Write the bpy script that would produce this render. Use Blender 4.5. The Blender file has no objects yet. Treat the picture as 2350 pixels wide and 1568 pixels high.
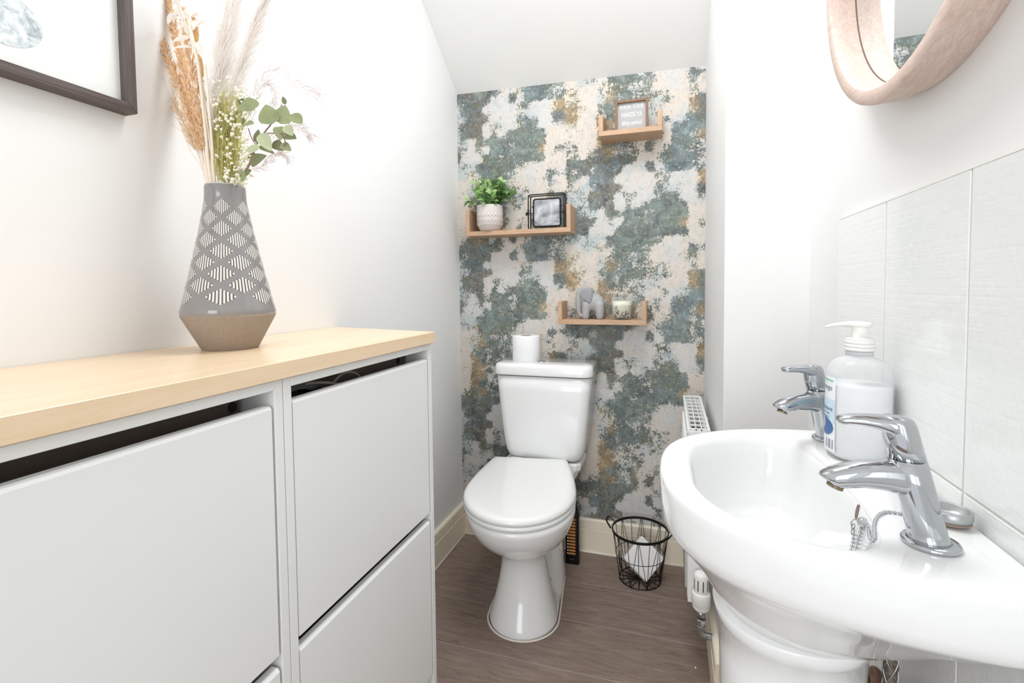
import bpy, bmesh, math, random
import numpy as np
from mathutils import Vector, Matrix, noise as mnoise

random.seed(7)
S = bpy.context.scene
COL = S.collection

# ---------------------------------------------------------------- camera, world, lights, exposure
FPX, PCX, PCY = 1131.47, 1175.0, 708.58          # focal length and principal point in pixels of the 2350x1568 frame
RM = np.array([[0.95296537, 0.30291102, -0.01009577],
               [0.00347525, -0.04422959, -0.99901535],
               [-0.30305929, 0.95199194, -0.04320196]])   # rows: right, down, forward
CAM = np.array([0.0, 0.0, 1.10])
cd = bpy.data.cameras.new('camera')
cd.sensor_width = 36.0
cd.lens = 36.0 * FPX / 2350.0
cd.shift_x = 0.0
cd.shift_y = -(784.0 - PCY) / 2350.0
cd.clip_start = 0.02
cam = bpy.data.objects.new('camera', cd)
COL.objects.link(cam)
r, d, f = RM
cam.matrix_world = Matrix(((r[0], -d[0], -f[0], CAM[0]), (r[1], -d[1], -f[1], CAM[1]),
                           (r[2], -d[2], -f[2], CAM[2]), (0, 0, 0, 1)))
S.camera = cam

W = bpy.data.worlds.new('world')
S.world = W
W.use_nodes = True
W.node_tree.nodes['Background'].inputs[0].default_value = (0.95, 0.98, 1.0, 1)
W.node_tree.nodes['Background'].inputs[1].default_value = 0.9

def area(name, loc, rot, sx, sy, power, col=(1, 1, 1)):
    l = bpy.data.lights.new(name, 'AREA')
    l.shape = 'RECTANGLE'
    l.size, l.size_y, l.energy, l.color = sx, sy, power, col
    o = bpy.data.objects.new(name, l)
    o.location, o.rotation_euler = loc, rot
    COL.objects.link(o)
    return o
area('ceiling_fill_light', (-0.18, 1.05, 2.39), (0, 0, 0), 0.6, 0.55, 12.6, (0.94, 0.975, 1.0))  # unseen area light added under the ceiling to brighten the room
area('hall_fill_light', (-0.25, -2.70, 1.35), (math.radians(90), 0, 0), 1.3, 2.0, 38.0, (0.94, 0.975, 1.0))  # unseen area light added behind the camera for even fill to the back

S.view_settings.view_transform = 'Standard'
S.view_settings.look = 'None'
S.view_settings.exposure = 0.15
S.view_settings.gamma = 1.0
S.view_settings.use_curve_mapping = False

# ---------------------------------------------------------------- helpers
def at(px, py, ax, val):
    """the point where the line of sight of a photo pixel meets a real plane (x, y or z = val)"""
    dd = RM.T @ np.array([(px - PCX) / FPX, (py - PCY) / FPX, 1.0])
    i = 'xyz'.index(ax)
    t = (val - CAM[i]) / dd[i]
    return Vector(CAM + t * dd)

def lin(c):
    c = c / 255.0
    return c / 12.92 if c <= 0.04045 else ((c + 0.055) / 1.055) ** 2.4
def rgb(*c):
    return (lin(c[0]), lin(c[1]), lin(c[2]), 1.0)

MATS = {}
def mat(name, col, rough=0.5, metal=0.0, var=0.03, vscale=8.0, stretch=(1, 1, 1), bump=0.0, bscale=200.0,
        trans=0.0, ior=1.45, coat=0.0, spec=0.5, alpha=1.0, sss=0.0, translucent=0.0):
    if name in MATS:
        return MATS[name]
    m = bpy.data.materials.new(name)
    m.use_nodes = True
    nt = m.node_tree
    b = nt.nodes['Principled BSDF']
    c = rgb(*col)
    tc = nt.nodes.new('ShaderNodeTexCoord')
    mp = nt.nodes.new('ShaderNodeMapping')
    mp.inputs['Scale'].default_value = stretch
    nt.links.new(tc.outputs['Object'], mp.inputs[0])
    nz = nt.nodes.new('ShaderNodeTexNoise')
    nz.inputs['Scale'].default_value = vscale
    nz.inputs['Detail'].default_value = 4
    nt.links.new(mp.outputs[0], nz.inputs[0])
    rp = nt.nodes.new('ShaderNodeValToRGB')
    rp.color_ramp.elements[0].position = 0.3
    rp.color_ramp.elements[1].position = 0.7
    rp.color_ramp.elements[0].color = tuple(max(0, v * (1 - var)) for v in c[:3]) + (1,)
    rp.color_ramp.elements[1].color = tuple(min(1, v * (1 + var)) for v in c[:3]) + (1,)
    nt.links.new(nz.outputs[0], rp.inputs[0])
    nt.links.new(rp.outputs[0], b.inputs['Base Color'])
    b.inputs['Roughness'].default_value = rough
    b.inputs['Metallic'].default_value = metal
    b.inputs['IOR'].default_value = ior
    b.inputs['Transmission Weight'].default_value = trans
    b.inputs['Coat Weight'].default_value = coat
    b.inputs['Coat Roughness'].default_value = 0.05
    b.inputs['Specular IOR Level'].default_value = spec
    if sss:
        b.inputs['Subsurface Weight'].default_value = sss
        b.inputs['Subsurface Radius'].default_value = (0.01, 0.008, 0.006)
    if bump:
        n2 = nt.nodes.new('ShaderNodeTexNoise')
        n2.inputs['Scale'].default_value = bscale
        n2.inputs['Detail'].default_value = 3
        nt.links.new(mp.outputs[0], n2.inputs[0])
        bp = nt.nodes.new('ShaderNodeBump')
        bp.inputs['Strength'].default_value = bump
        bp.inputs['Distance'].default_value = 0.001
        nt.links.new(n2.outputs[0], bp.inputs['Height'])
        nt.links.new(bp.outputs[0], b.inputs['Normal'])
    if translucent:
        out = [n for n in nt.nodes if n.type == 'OUTPUT_MATERIAL'][0]
        tl = nt.nodes.new('ShaderNodeBsdfTranslucent')
        nt.links.new(rp.outputs[0], tl.inputs[0])
        mx = nt.nodes.new('ShaderNodeMixShader')
        mx.inputs[0].default_value = translucent
        nt.links.new(b.outputs[0], mx.inputs[1])
        nt.links.new(tl.outputs[0], mx.inputs[2])
        nt.links.new(mx.outputs[0], out.inputs['Surface'])
    MATS[name] = m
    return m

def wood(name, c1, c2, axis='y', scale=30.0, rough=0.45, streak=14.0, bump=0.15):
    if name in MATS:
        return MATS[name]
    m = mat(name, c1, rough)
    nt = m.node_tree
    b = nt.nodes['Principled BSDF']
    mp = [n for n in nt.nodes if n.type == 'MAPPING'][0]
    sc = [1.0, 1.0, 1.0]
    sc['xyz'.index(axis)] = 1.0 / streak
    mp.inputs['Scale'].default_value = sc
    nz = [n for n in nt.nodes if n.type == 'TEX_NOISE'][0]
    nz.inputs['Scale'].default_value = scale
    nz.inputs['Detail'].default_value = 8
    nz.inputs['Roughness'].default_value = 0.9
    nz.inputs['Distortion'].default_value = 0.6
    rp = [n for n in nt.nodes if n.type == 'VALTORGB'][0]
    rp.color_ramp.elements[0].position = 0.32
    rp.color_ramp.elements[1].position = 0.68
    rp.color_ramp.elements[0].color = rgb(*c1)
    rp.color_ramp.elements[1].color = rgb(*c2)
    bp = nt.nodes.new('ShaderNodeBump')
    bp.inputs['Strength'].default_value = bump
    bp.inputs['Distance'].default_value = 0.0006
    nt.links.new(nz.outputs[0], bp.inputs['Height'])
    nt.links.new(bp.outputs[0], b.inputs['Normal'])
    return m

def wloc(o):
    v = Vector((0, 0, 0))
    while o is not None:
        v += o.location
        o = o.parent
    return v

def tag(o, label=None, cat=None, group=None, kind=None):
    if label: o['label'] = label
    if cat: o['category'] = cat
    if group: o['group'] = group
    if kind: o['kind'] = kind
    return o

def thing(name, label, cat, loc, group=None):
    o = bpy.data.objects.new(name, None)
    o.empty_display_size = 0.02
    o.location = loc
    COL.objects.link(o)
    return tag(o, label, cat, group)

class MB:
    def __init__(s):
        s.v, s.f, s.sm = [], [], []
    def add(s, verts, faces, smooth=False):
        k = len(s.v)
        s.v += [Vector(p) for p in verts]
        s.f += [tuple(i + k for i in q) for q in faces]
        s.sm += [smooth] * len(faces)
        return s
    def box(s, x0, x1, y0, y1, z0, z1):
        v = [(x0, y0, z0), (x1, y0, z0), (x1, y1, z0), (x0, y1, z0), (x0, y0, z1), (x1, y0, z1), (x1, y1, z1), (x0, y1, z1)]
        return s.add(v, [(0, 3, 2, 1), (4, 5, 6, 7), (0, 1, 5, 4), (1, 2, 6, 5), (2, 3, 7, 6), (3, 0, 4, 7)])
    def rings(s, rings, cap0=True, cap1=True, smooth=True, closed=True):
        n = len(rings[0])
        v = [p for q in rings for p in q]
        fc = []
        for i in range(len(rings) - 1):
            for j in range(n if closed else n - 1):
                a, b = i * n + j, i * n + (j + 1) % n
                fc.append((a, b, b + n, a + n))
        if cap0: fc.append(tuple(range(n - 1, -1, -1)))
        if cap1: fc.append(tuple((len(rings) - 1) * n + j for j in range(n)))
        return s.add(v, fc, smooth)
    def lathe(s, prof, cx, cy, seg=48, cap0=True, cap1=True, smooth=True):
        R = [[(cx + rr * math.cos(2 * math.pi * j / seg), cy + rr * math.sin(2 * math.pi * j / seg), z) for j in range(seg)] for rr, z in prof]
        return s.rings(R, cap0, cap1, smooth)
    def tube(s, pts, rad, seg=8, smooth=True, flat=1.0, up=None, closed=False, caps=True):
        pts = [Vector(p) for p in pts]
        n = len(pts)
        rad = [rad] * n if not isinstance(rad, (list, tuple)) else rad
        R = []
        ref = Vector(up) if up else Vector((0.31, 0.17, 0.93))
        for i, p in enumerate(pts):
            if closed:
                t = pts[(i + 1) % n] - pts[i - 1]
            else:
                t = pts[min(i + 1, n - 1)] - pts[max(i - 1, 0)]
            t.normalize()
            a = t.cross(ref)
            if a.length < 1e-4: a = t.cross(Vector((1, 0, 0)))
            a.normalize()
            b = a.cross(t).normalized()
            R.append([p + rad[i] * (math.cos(2 * math.pi * j / seg) * a + flat * math.sin(2 * math.pi * j / seg) * b) for j in range(seg)])
        if closed:
            R.append(R[0])
            caps = False
        return s.rings(R, caps, caps, smooth)
    def ball(s, c, r0, seg=8, rin=5, sc=(1, 1, 1)):
        c = Vector(c)
        R = []
        for i in range(1, rin):
            t = math.pi * i / rin
            R.append([c + Vector((sc[0] * r0 * math.sin(t) * math.cos(2 * math.pi * j / seg), sc[1] * r0 * math.sin(t) * math.sin(2 * math.pi * j / seg), -sc[2] * r0 * math.cos(t))) for j in range(seg)])
        return s.rings(R, True, True, True)
    def disc(s, c, nrm, r0, th, seg=20, ell=1.0):
        c, nrm = Vector(c), Vector(nrm).normalized()
        a = nrm.cross(Vector((0.2, 0.3, 0.93))).normalized()
        b = nrm.cross(a)
        R = [[c + k * th * nrm + r0 * (math.cos(2 * math.pi * j / seg) * a + ell * math.sin(2 * math.pi * j / seg) * b) for j in range(seg)] for k in (0, 1)]
        return s.rings(R, True, True, False)
    def prism(s, poly, axis, a, b):
        """poly: 2-D points in the two other axes (cyclic order), extruded from a to b along axis"""
        def mk(p, t):
            if axis == 'x': return (t, p[0], p[1])
            if axis == 'y': return (p[0], t, p[1])
            return (p[0], p[1], t)
        R = [[mk(p, a) for p in poly], [mk(p, b) for p in poly]]
        return s.rings(R, True, True, False)
    def mesh(s, name, m, fix=True, smooth_angle=None):
        me = bpy.data.meshes.new(name)
        me.from_pydata([tuple(p) for p in s.v], [], s.f)
        me.polygons.foreach_set('use_smooth', s.sm)
        if fix:
            bm = bmesh.new()
            bm.from_mesh(me)
            bmesh.ops.recalc_face_normals(bm, faces=bm.faces)
            bm.to_mesh(me)
            bm.free()
        if m: me.materials.append(m)
        me.update()
        return me
    def build(s, name, m, parent=None, bevel=0.0, seg=2, label=None, kind=None, fix=True):
        """verts are world coordinates; the object sits at its parent's origin (or at its own footprint)"""
        L = wloc(parent)
        if parent is None:
            xs = [p.x for p in s.v]; ys = [p.y for p in s.v]; zs = [p.z for p in s.v]
            L = Vector(((min(xs) + max(xs)) / 2, (min(ys) + max(ys)) / 2, min(zs)))
        s.v = [p - L for p in s.v]
        me = s.mesh(name, m, fix)
        o = bpy.data.objects.new(name, me)
        COL.objects.link(o)
        if parent is None: o.location = L
        else: o.parent = parent
        if bevel:
            bv = o.modifiers.new('bevel', 'BEVEL')
            bv.width, bv.segments, bv.limit_method, bv.angle_limit = bevel, seg, 'ANGLE', math.radians(40)
            bv.harden_normals = False
        if label: o['label'] = label
        if kind: o['kind'] = kind
        return o

def place(name, me, M, parent, label=None):
    """an object that shares mesh data, put at world matrix M under a parent that is not rotated"""
    o = bpy.data.objects.new(name, me)
    COL.objects.link(o)
    o.parent = parent
    o.matrix_local = Matrix.Translation(-wloc(parent)) @ M
    if label: o['label'] = label
    return o

def frame_matrix(pos, xdir, zdir, scale=(1, 1, 1)):
    x = Vector(xdir).normalized()
    z = Vector(zdir)
    z = (z - z.dot(x) * x)
    if z.length < 1e-5: z = x.orthogonal()
    z.normalize()
    y = z.cross(x)
    M = Matrix(((x.x * scale[0], y.x * scale[1], z.x * scale[2], pos[0]), (x.y * scale[0], y.y * scale[1], z.y * scale[2], pos[1]),
                (x.z * scale[0], y.z * scale[1], z.z * scale[2], pos[2]), (0, 0, 0, 1)))
    return M

def curve_pts(pts, n):
    """Catmull-Rom through pts"""
    P = [Vector(p) for p in pts]
    P = [2 * P[0] - P[1]] + P + [2 * P[-1] - P[-2]]
    out = []
    m = len(P) - 3
    for k in range(n):
        u = k / (n - 1) * m
        i = min(int(u), m - 1)
        t = u - i
        a, b, c, e = P[i], P[i + 1], P[i + 2], P[i + 3]
        out.append(0.5 * ((2 * b) + (c - a) * t + (2 * a - 5 * b + 4 * c - e) * t * t + (3 * b - a - 3 * c + e) * t ** 3))
    return out

def text_mesh(txt, size, xscale=1.0, shear=0.0, thick=0.0, offset=0.0):
    cu = bpy.data.curves.new('text', 'FONT')
    cu.body, cu.size, cu.align_x, cu.align_y, cu.shear, cu.extrude, cu.offset = txt, size, 'CENTER', 'CENTER', shear, thick, offset
    o = bpy.data.objects.new('text', cu)
    COL.objects.link(o)
    dg = bpy.context.evaluated_depsgraph_get()
    me = bpy.data.meshes.new_from_object(o.evaluated_get(dg))
    bpy.data.objects.remove(o)
    for v in me.vertices: v.co.x *= xscale
    return me

# ---------------------------------------------------------------- materials
M_WALL = mat('wall_paint', (241, 240, 239), 0.6, var=0.006, vscale=3, bump=0.06, bscale=260)
M_CEIL = mat('ceiling_paint', (241, 240, 238), 0.7, var=0.006, vscale=3, bump=0.05, bscale=260)
M_BASE = mat('baseboard_paint', (246, 234, 214), 0.35, var=0.02, vscale=5)
M_CAULK = mat('white_caulk', (240, 232, 222), 0.5)
M_CAB = mat('white_laminate', (246, 246, 244), 0.34, var=0.006, vscale=4, bump=0.03, bscale=400)
M_DARK = mat('dark_interior', (92, 80, 71), 0.55)  # dark brown puts the shade inside the cabinets into the colour
M_BLACK = mat('black_metal', (16, 16, 17), 0.42)
M_CER = mat('white_ceramic', (244, 244, 243), 0.09, var=0.004, vscale=3, coat=0.4)
M_SEAT = mat('white_plastic_seat', (243, 243, 241), 0.16, var=0.004, vscale=3, coat=0.2)
M_CHROME = mat('chrome', (190, 193, 197), 0.07, 1.0, var=0.02, vscale=10)
M_STEEL = mat('brushed_steel', (170, 172, 174), 0.25, 1.0, var=0.05)
M_PLAST = mat('white_plastic', (243, 241, 236), 0.3, var=0.005)
M_RAD = mat('radiator_enamel', (242, 242, 240), 0.3, var=0.005)
M_OAK = wood('shelf_oak', (178, 142, 112), (208, 174, 144), 'x', 60, 0.5, 12)
M_OAKV = wood('shelf_oak_upright', (178, 142, 112), (208, 174, 144), 'z', 60, 0.5, 12)
M_BIRCH = wood('worktop_birch', (238, 206, 164), (250, 228, 200), 'y', 26, 0.28, 16, 0.06)
M_MIRRORWOOD = wood('mirror_ash', (196, 168, 152), (236, 216, 205), 'y', 110, 0.55, 9, 0.4)

def thin_clear(name, tint, cover):
    """thin clear wall: mostly see-through, with a glossy skin and a faint milkiness"""
    m = mat(name, tint, 0.08, var=0.01)
    nt = m.node_tree
    out = [n for n in nt.nodes if n.type == 'OUTPUT_MATERIAL'][0]
    b = nt.nodes['Principled BSDF']
    tr = nt.nodes.new('ShaderNodeBsdfTransparent')
    lw = nt.nodes.new('ShaderNodeLayerWeight')
    lw.inputs[0].default_value = 0.35
    mr = nt.nodes.new('ShaderNodeMapRange')
    mr.inputs[3].default_value, mr.inputs[4].default_value = cover, min(1.0, cover + 0.55)
    nt.links.new(lw.outputs['Facing'], mr.inputs[0])
    mx = nt.nodes.new('ShaderNodeMixShader')
    nt.links.new(mr.outputs[0], mx.inputs[0])
    nt.links.new(tr.outputs[0], mx.inputs[1])
    nt.links.new(b.outputs[0], mx.inputs[2])
    nt.links.new(mx.outputs[0], out.inputs['Surface'])
    return m
M_CLEAR = thin_clear('clear_plastic', (240, 242, 244), 0.16)
M_CGLASS = thin_clear('candle_glass', (226, 226, 220), 0.04)

# ---------------------------------------------------------------- the setting
XL, YB, XR, XBOX, YBOX, YN = -0.882, 2.012, 0.318, 0.131, 1.326, -0.62
ZC = 2.42
def struct(mb, name, m, **k):
    return tag(mb.build(name, m, None, **k), kind='structure')

# floor: planks laid across the room, each its own piece
fl = struct(MB().box(XL - 0.02, XR + 0.02, YN, YB + 0.02, -0.03, -0.0009), 'floor', mat('floor_joint', (186, 174, 166), 0.7))  # pale joint colour stands in for light caught by the plank bevels
MPL = wood('floor_plank', (102, 85, 77), (166, 146, 134), 'x', 70, 0.5, 9, 0.25)
y = 1.990 + 0.214
k = 0
while y > YN:
    y0 = max(y - 0.214, YN)
    mb = MB().box(XL - 0.01, XR + 0.01, y0 + 0.0012, min(y, YB + 0.01) - 0.0012, -0.0009, 0.0)
    mb.build('plank', MPL, fl, bevel=0.0006, seg=1)
    y -= 0.214
    k += 1

wl = struct(MB().box(XL - 0.08, XL, YN, YB + 0.08, -0.03, ZC + 0.05), 'wall_left', M_WALL)
wb = struct(MB().box(XL, XR + 0.1, YB, YB + 0.08, -0.03, ZC + 0.05), 'wall_back', M_WALL)
wr = struct(MB().box(XR, XR + 0.08, YN, YBOX + 0.01, -0.03, ZC + 0.05), 'wall_right', M_WALL)
wx = struct(MB().box(XBOX, XR + 0.08, YBOX, YB, -0.03, ZC + 0.05), 'wall_boxing', M_WALL, bevel=0.002)
struct(MB().box(XL - 0.08, XR + 0.08, YN, 1.40, ZC, ZC + 0.05), 'ceiling', M_CEIL)
def slope_ring(x, zb):
    return [(x, YB + 0.02, zb - 0.02 * 0.74), (x, 1.355, zb + 0.74 * (YB - 1.355)), (x, 1.355, zb + 0.06 + 0.74 * (YB - 1.355)), (x, YB + 0.02, zb + 0.06)]
struct(MB().rings([slope_ring(XL - 0.001, 1.940), slope_ring(XBOX + 0.001, 1.9195)], True, True, False), 'ceiling_slope', M_CEIL)

def baseboard(name, x0, y0, x1, y1, nx, ny, thick=0.017):
    """profile swept along a wall from (x0,y0) to (x1,y1); n points into the room"""
    pr = [(0.0, 0.0), (thick, 0.0), (thick, 0.0955), (thick - 0.004, 0.097), (thick - 0.004, 0.0995), (thick - 0.001, 0.101), (thick - 0.002, 0.134), (thick - 0.006, 0.139), (0.0, 0.139)]
    R = [[(x + nx * o, yy + ny * o, z) for o, z in pr] for x, yy in ((x0, y0), (x1, y1))]
    o = struct(MB().rings(R, True, True, False), name, M_BASE)
    return o
bl = baseboard('baseboard_left', XL, YN, XL, YB, 1, 0)
bb = baseboard('baseboard_back', XL + 0.017, YB, XBOX - 0.017, YB, 0, -1)
br = baseboard('baseboard_right', XBOX, YB - 0.017, XBOX, YBOX - 0.017, -1, 0)
bx = baseboard('baseboard_boxing', XBOX + 0.0005, YBOX, XR, YBOX, 0, -1)
MB().tube([(XL + 0.0185, 1.10, 0.002), (XL + 0.0185, YB - 0.02, 0.002)], 0.003, 6).build('caulk_bead', M_CAULK, bl)
MB().tube([(XL + 0.02, YB - 0.0185, 0.002), (XBOX - 0.02, YB - 0.0185, 0.002)], 0.003, 6).build('caulk_bead', M_CAULK, bb)

# wallpaper: one mesh laid on the back wall; its print is a half-drop repeat of 0.558 x 0.662 m
def wallpaper():
    CODE = {  # light rgb, dark rgb, share of dark
        'G': ((212, 209, 207), (92, 104, 106), 0.13), 'C': ((219, 208, 198), (120, 114, 106), 0.13),
        'P': ((192, 200, 200), (128, 140, 144), 0.38), 'T': ((205, 207, 202), (116, 131, 122), 0.86),
        'S': ((204, 203, 200), (94, 98, 102), 0.86), 'B': ((212, 202, 192), (110, 92, 80), 0.82),
        'O': ((226, 206, 178), (206, 156, 80), 0.66), 'Y': ((224, 212, 196), (212, 186, 142), 0.46),
        'L': ((200, 207, 210), (120, 143, 153), 0.84), 'M': ((212, 209, 204), (98, 112, 108), 0.56),
        'K': ((218, 209, 198), (98, 98, 80), 0.52)}
    A = ['MCLSSGGG', 'KPPSBBGG', 'PPBBBGMM', 'PPTBBGMG', 'SPPGBMTT', 'SBMGMGTT', 'SSGGGTTM', 'PPPPTTTT', 'CPPYMTTT', 'YYCYYSMM']
    B = ['GGKMGGGO', 'GGMPPGGS', 'GGMTTGGM', 'MSTTTTCC', 'MMTTTTCC', 'MMTTTOCK', 'SSTSTTCC', 'TTMCGCCC', 'MMCGGCSM', 'MKCGGKMC']
    Cc = ['YCCPKMMM', 'YCCPOMTM', 'OYCMTMTM', 'OCCOTMMM', 'YCCOOKKM', 'CCCOOMMM', 'KCCOTMMO', 'KCKBOMMB', 'SSSBTSSK', 'MSMSBSGG']
    D = ['MKCCGCMC', 'MKKKCCKC', 'TKPKCCOS', 'PPMCCGOS', 'MGCMGPLS', 'MCMCLLLL', 'CKKCLLMO', 'CBCKLLMM', 'GCKLSLMM', 'GSGLLLMM']
    pts = []
    for rows, x0, y0 in ((A, 1310, 400), (B, 1460, 400), (Cc, 1310, 580), (D, 1460, 580)):
        for i, row in enumerate(rows):
            for j, c in enumerate(row):
                p = at(x0 + 10 + 20 * j, y0 + 10 + 20 * i, 'y', YB)
                l, dk, cv = CODE[c]
                pts.append([p.x, p.z] + [lin(v) for v in l] + [lin(v) for v in dk] + [cv])
    pts = np.array(pts)
    U, V = 0.558, 0.662
    # the block repeated over the lattice, so that the interpolation closes at its seams
    allp = []
    for a in range(-2, 3):
        for b in range(-2, 4):
            q = pts.copy()
            q[:, 0] += a * U
            q[:, 1] += b * V + (V / 2 if a % 2 else 0)
            allp.append(q)
    allp = np.concatenate(allp)
    x0, x1, z0 = XL + 0.0005, XBOX - 0.0005, 0.135
    nx, nz = 128, 226
    xs = np.linspace(x0, x1, nx)
    ts = np.linspace(0, 1, nz)
    allp = allp[(allp[:, 0] > x0 - .1) & (allp[:, 0] < x1 + .1) & (allp[:, 1] > 0) & (allp[:, 1] < 2.1)]
    ztop = 1.941 + (1.920 - 1.941) * (xs - x0) / (x1 - x0)
    X = np.tile(xs, nz)
    Z = np.concatenate([z0 + t * (ztop - z0) for t in ts])
    res = np.zeros((len(X), 7))
    wsum = np.zeros((len(X), 1))
    sg = 0.0125
    for i in range(0, len(X), 2000):
        dx = X[i:i + 2000, None] - allp[None, :, 0]
        dz = Z[i:i + 2000, None] - allp[None, :, 1]
        w = np.exp(-(dx * dx + dz * dz) / (2 * sg * sg))
        res[i:i + 2000] = w @ allp[:, 2:]
        wsum[i:i + 2000, 0] = w.sum(1)
    res /= np.maximum(wsum, 1e-12)
    mb = MB()
    mb.v = [Vector((X[i], YB - 0.0007, Z[i])) for i in range(len(X))]
    mb.f = [(i * nx + j, i * nx + j + 1, (i + 1) * nx + j + 1, (i + 1) * nx + j) for i in range(nz - 1) for j in range(nx - 1)]
    mb.sm = [False] * len(mb.f)
    m = bpy.data.materials.new('distressed_wallpaper')
    m.use_nodes = True
    nt = m.node_tree
    N = nt.nodes.new
    Lk = nt.links.new
    bs = nt.nodes['Principled BSDF']
    bs.inputs['Roughness'].default_value = 0.72
    a1 = N('ShaderNodeAttribute'); a1.attribute_name = 'light_print'
    a2 = N('ShaderNodeAttribute'); a2.attribute_name = 'dark_print'
    tc = N('ShaderNodeTexCoord')
    def nz_(scale, detail, rough=0.6, dist=0.0, sc=(1, 1, 1)):
        mp = N('ShaderNodeMapping'); mp.inputs['Scale'].default_value = sc
        Lk(tc.outputs['Object'], mp.inputs[0])
        n = N('ShaderNodeTexNoise')
        n.inputs['Scale'].default_value = scale; n.inputs['Detail'].default_value = detail
        n.inputs['Roughness'].default_value = rough; n.inputs['Distortion'].default_value = dist
        Lk(mp.outputs[0], n.inputs[0])
        return n.outputs[0]
    def math_(op, a, b=None, c=None):
        n = N('ShaderNodeMath'); n.operation = op
        for i, v in enumerate((a, b, c)):
            if v is None: continue
            if isinstance(v, (int, float)): n.inputs[i].default_value = v
            else: Lk(v, n.inputs[i])
        return n.outputs[0]
    def ramp(v, lo, hi, a=0.0, b=1.0):
        n = N('ShaderNodeMapRange')
        n.inputs[1].default_value, n.inputs[2].default_value = lo, hi
        n.inputs[3].default_value, n.inputs[4].default_value = a, b
        Lk(v, n.inputs[0])
        return n.outputs[0]
    def mix(fac, a, b, mode='MIX'):
        n = N('ShaderNodeMix'); n.data_type = 'RGBA'; n.blend_type = mode
        if isinstance(fac, (int, float)): n.inputs[0].default_value = fac
        else: Lk(fac, n.inputs[0])
        for i, v in ((6, a), (7, b)):
            if isinstance(v, tuple): n.inputs[i].default_value = v
            else: Lk(v, n.inputs[i])
        return n.outputs[2]
    n1 = nz_(62, 10, 0.8, 0.15)                   # ragged flake edges
    n2 = nz_(190, 5, 0.75, 0.0, (1, 1, 0.7))       # speckle
    n3 = nz_(17, 6, 0.65, 0.9)                     # slow tone
    n3b = nz_(29, 6, 0.7, 0.5)
    n4 = nz_(420, 3, 0.6)
    n5 = nz_(75, 7, 0.72, 0.5, (1.6, 1, 0.35))     # vertical streaks
    n6 = nz_(95, 6, 0.8)
    n0 = nz_(27, 6, 0.7, 0.3)
    edge = math_('ADD', math_('ADD', math_('MULTIPLY', n0, 0.30), math_('MULTIPLY', n1, 0.36)), math_('MULTIPLY', n2, 0.34))
    edge = ramp(edge, 0.385, 0.615)
    cover = math_('SUBTRACT', a2.outputs['Alpha'], edge)
    mask = ramp(cover, -0.03, 0.04)
    base = a2.outputs['Color']
    n7 = nz_(21, 7, 0.7, 1.2)
    n8 = nz_(38, 8, 0.75, 0.4)
    n9 = nz_(12, 4, 0.6, 0.5)
    dark = mix(ramp(n3, 0.34, 0.66), mix(0.75, base, rgb(72, 76, 80)), mix(0.40, base, rgb(172, 184, 174)))
    dark = mix(ramp(n7, 0.53, 0.60, 0.0, 0.60), dark, rgb(112, 110, 80))
    dark = mix(ramp(n7, 0.45, 0.38, 0.0, 0.36), dark, rgb(106, 134, 146))
    dark = mix(ramp(n8, 0.56, 0.63, 0.0, 0.55), dark, rgb(92, 76, 68))
    dark = mix(ramp(n5, 0.5, 0.68, 0.0, 0.40), dark, rgb(84, 88, 86))
    dark = mix(ramp(n8, 0.42, 0.35, 0.0, 0.55), dark, mix(0.6, base, rgb(196, 204, 200)))
    dark = mix(ramp(n6, 0.55, 0.64, 0.0, 0.75), dark, mix(0.7, base, rgb(208, 209, 204)))
    dark = mix(ramp(n4, 0.58, 0.66, 0.0, 0.65), dark, rgb(54, 56, 56))
    light = mix(ramp(n5, 0.42, 0.66, 0.0, 0.5), a1.outputs['Color'], mix(0.6, a1.outputs['Color'], rgb(174, 180, 178)))
    light = mix(ramp(n8, 0.50, 0.64, 0.0, 0.55), light, rgb(180, 187, 184))
    light = mix(ramp(n7, 0.52, 0.64, 0.0, 0.55), light, rgb(220, 205, 186))
    light = mix(math_('MULTIPLY', ramp(n9, 0.52, 0.60), ramp(n1, 0.57, 0.61, 0.0, 0.8)), light, rgb(206, 160, 92))
    light = mix(math_('MULTIPLY', ramp(n9, 0.50, 0.38), ramp(n1, 0.555, 0.60, 0.0, 0.85)), light, rgb(104, 118, 114))
    light = mix(ramp(n6, 0.61, 0.67, 0.0, 0.6), light, rgb(132, 138, 132))
    light = mix(ramp(n4, 0.62, 0.67, 0.0, 0.8), light, rgb(96, 96, 90))
    colr = mix(mask, light, dark)
    # a thin darker rim where the print flakes
    rim = math_('MULTIPLY', ramp(cover, -0.02, 0.03), ramp(cover, 0.10, 0.04))
    colr = mix(math_('MULTIPLY', rim, 0.35), colr, rgb(80, 82, 76))
    Lk(colr, bs.inputs['Base Color'])
    o = mb.build('wallpaper', m, wb, fix=False)
    at1 = o.data.color_attributes.new('light_print', 'FLOAT_COLOR', 'POINT')
    at2 = o.data.color_attributes.new('dark_print', 'FLOAT_COLOR', 'POINT')
    one = np.ones((len(X), 1))
    at1.data.foreach_set('color', np.hstack([res[:, 0:3], one]).astype('f').ravel())
    at2.data.foreach_set('color', np.hstack([res[:, 3:6], res[:, 6:7]]).astype('f').ravel())
    return o
wp = wallpaper()

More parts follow.
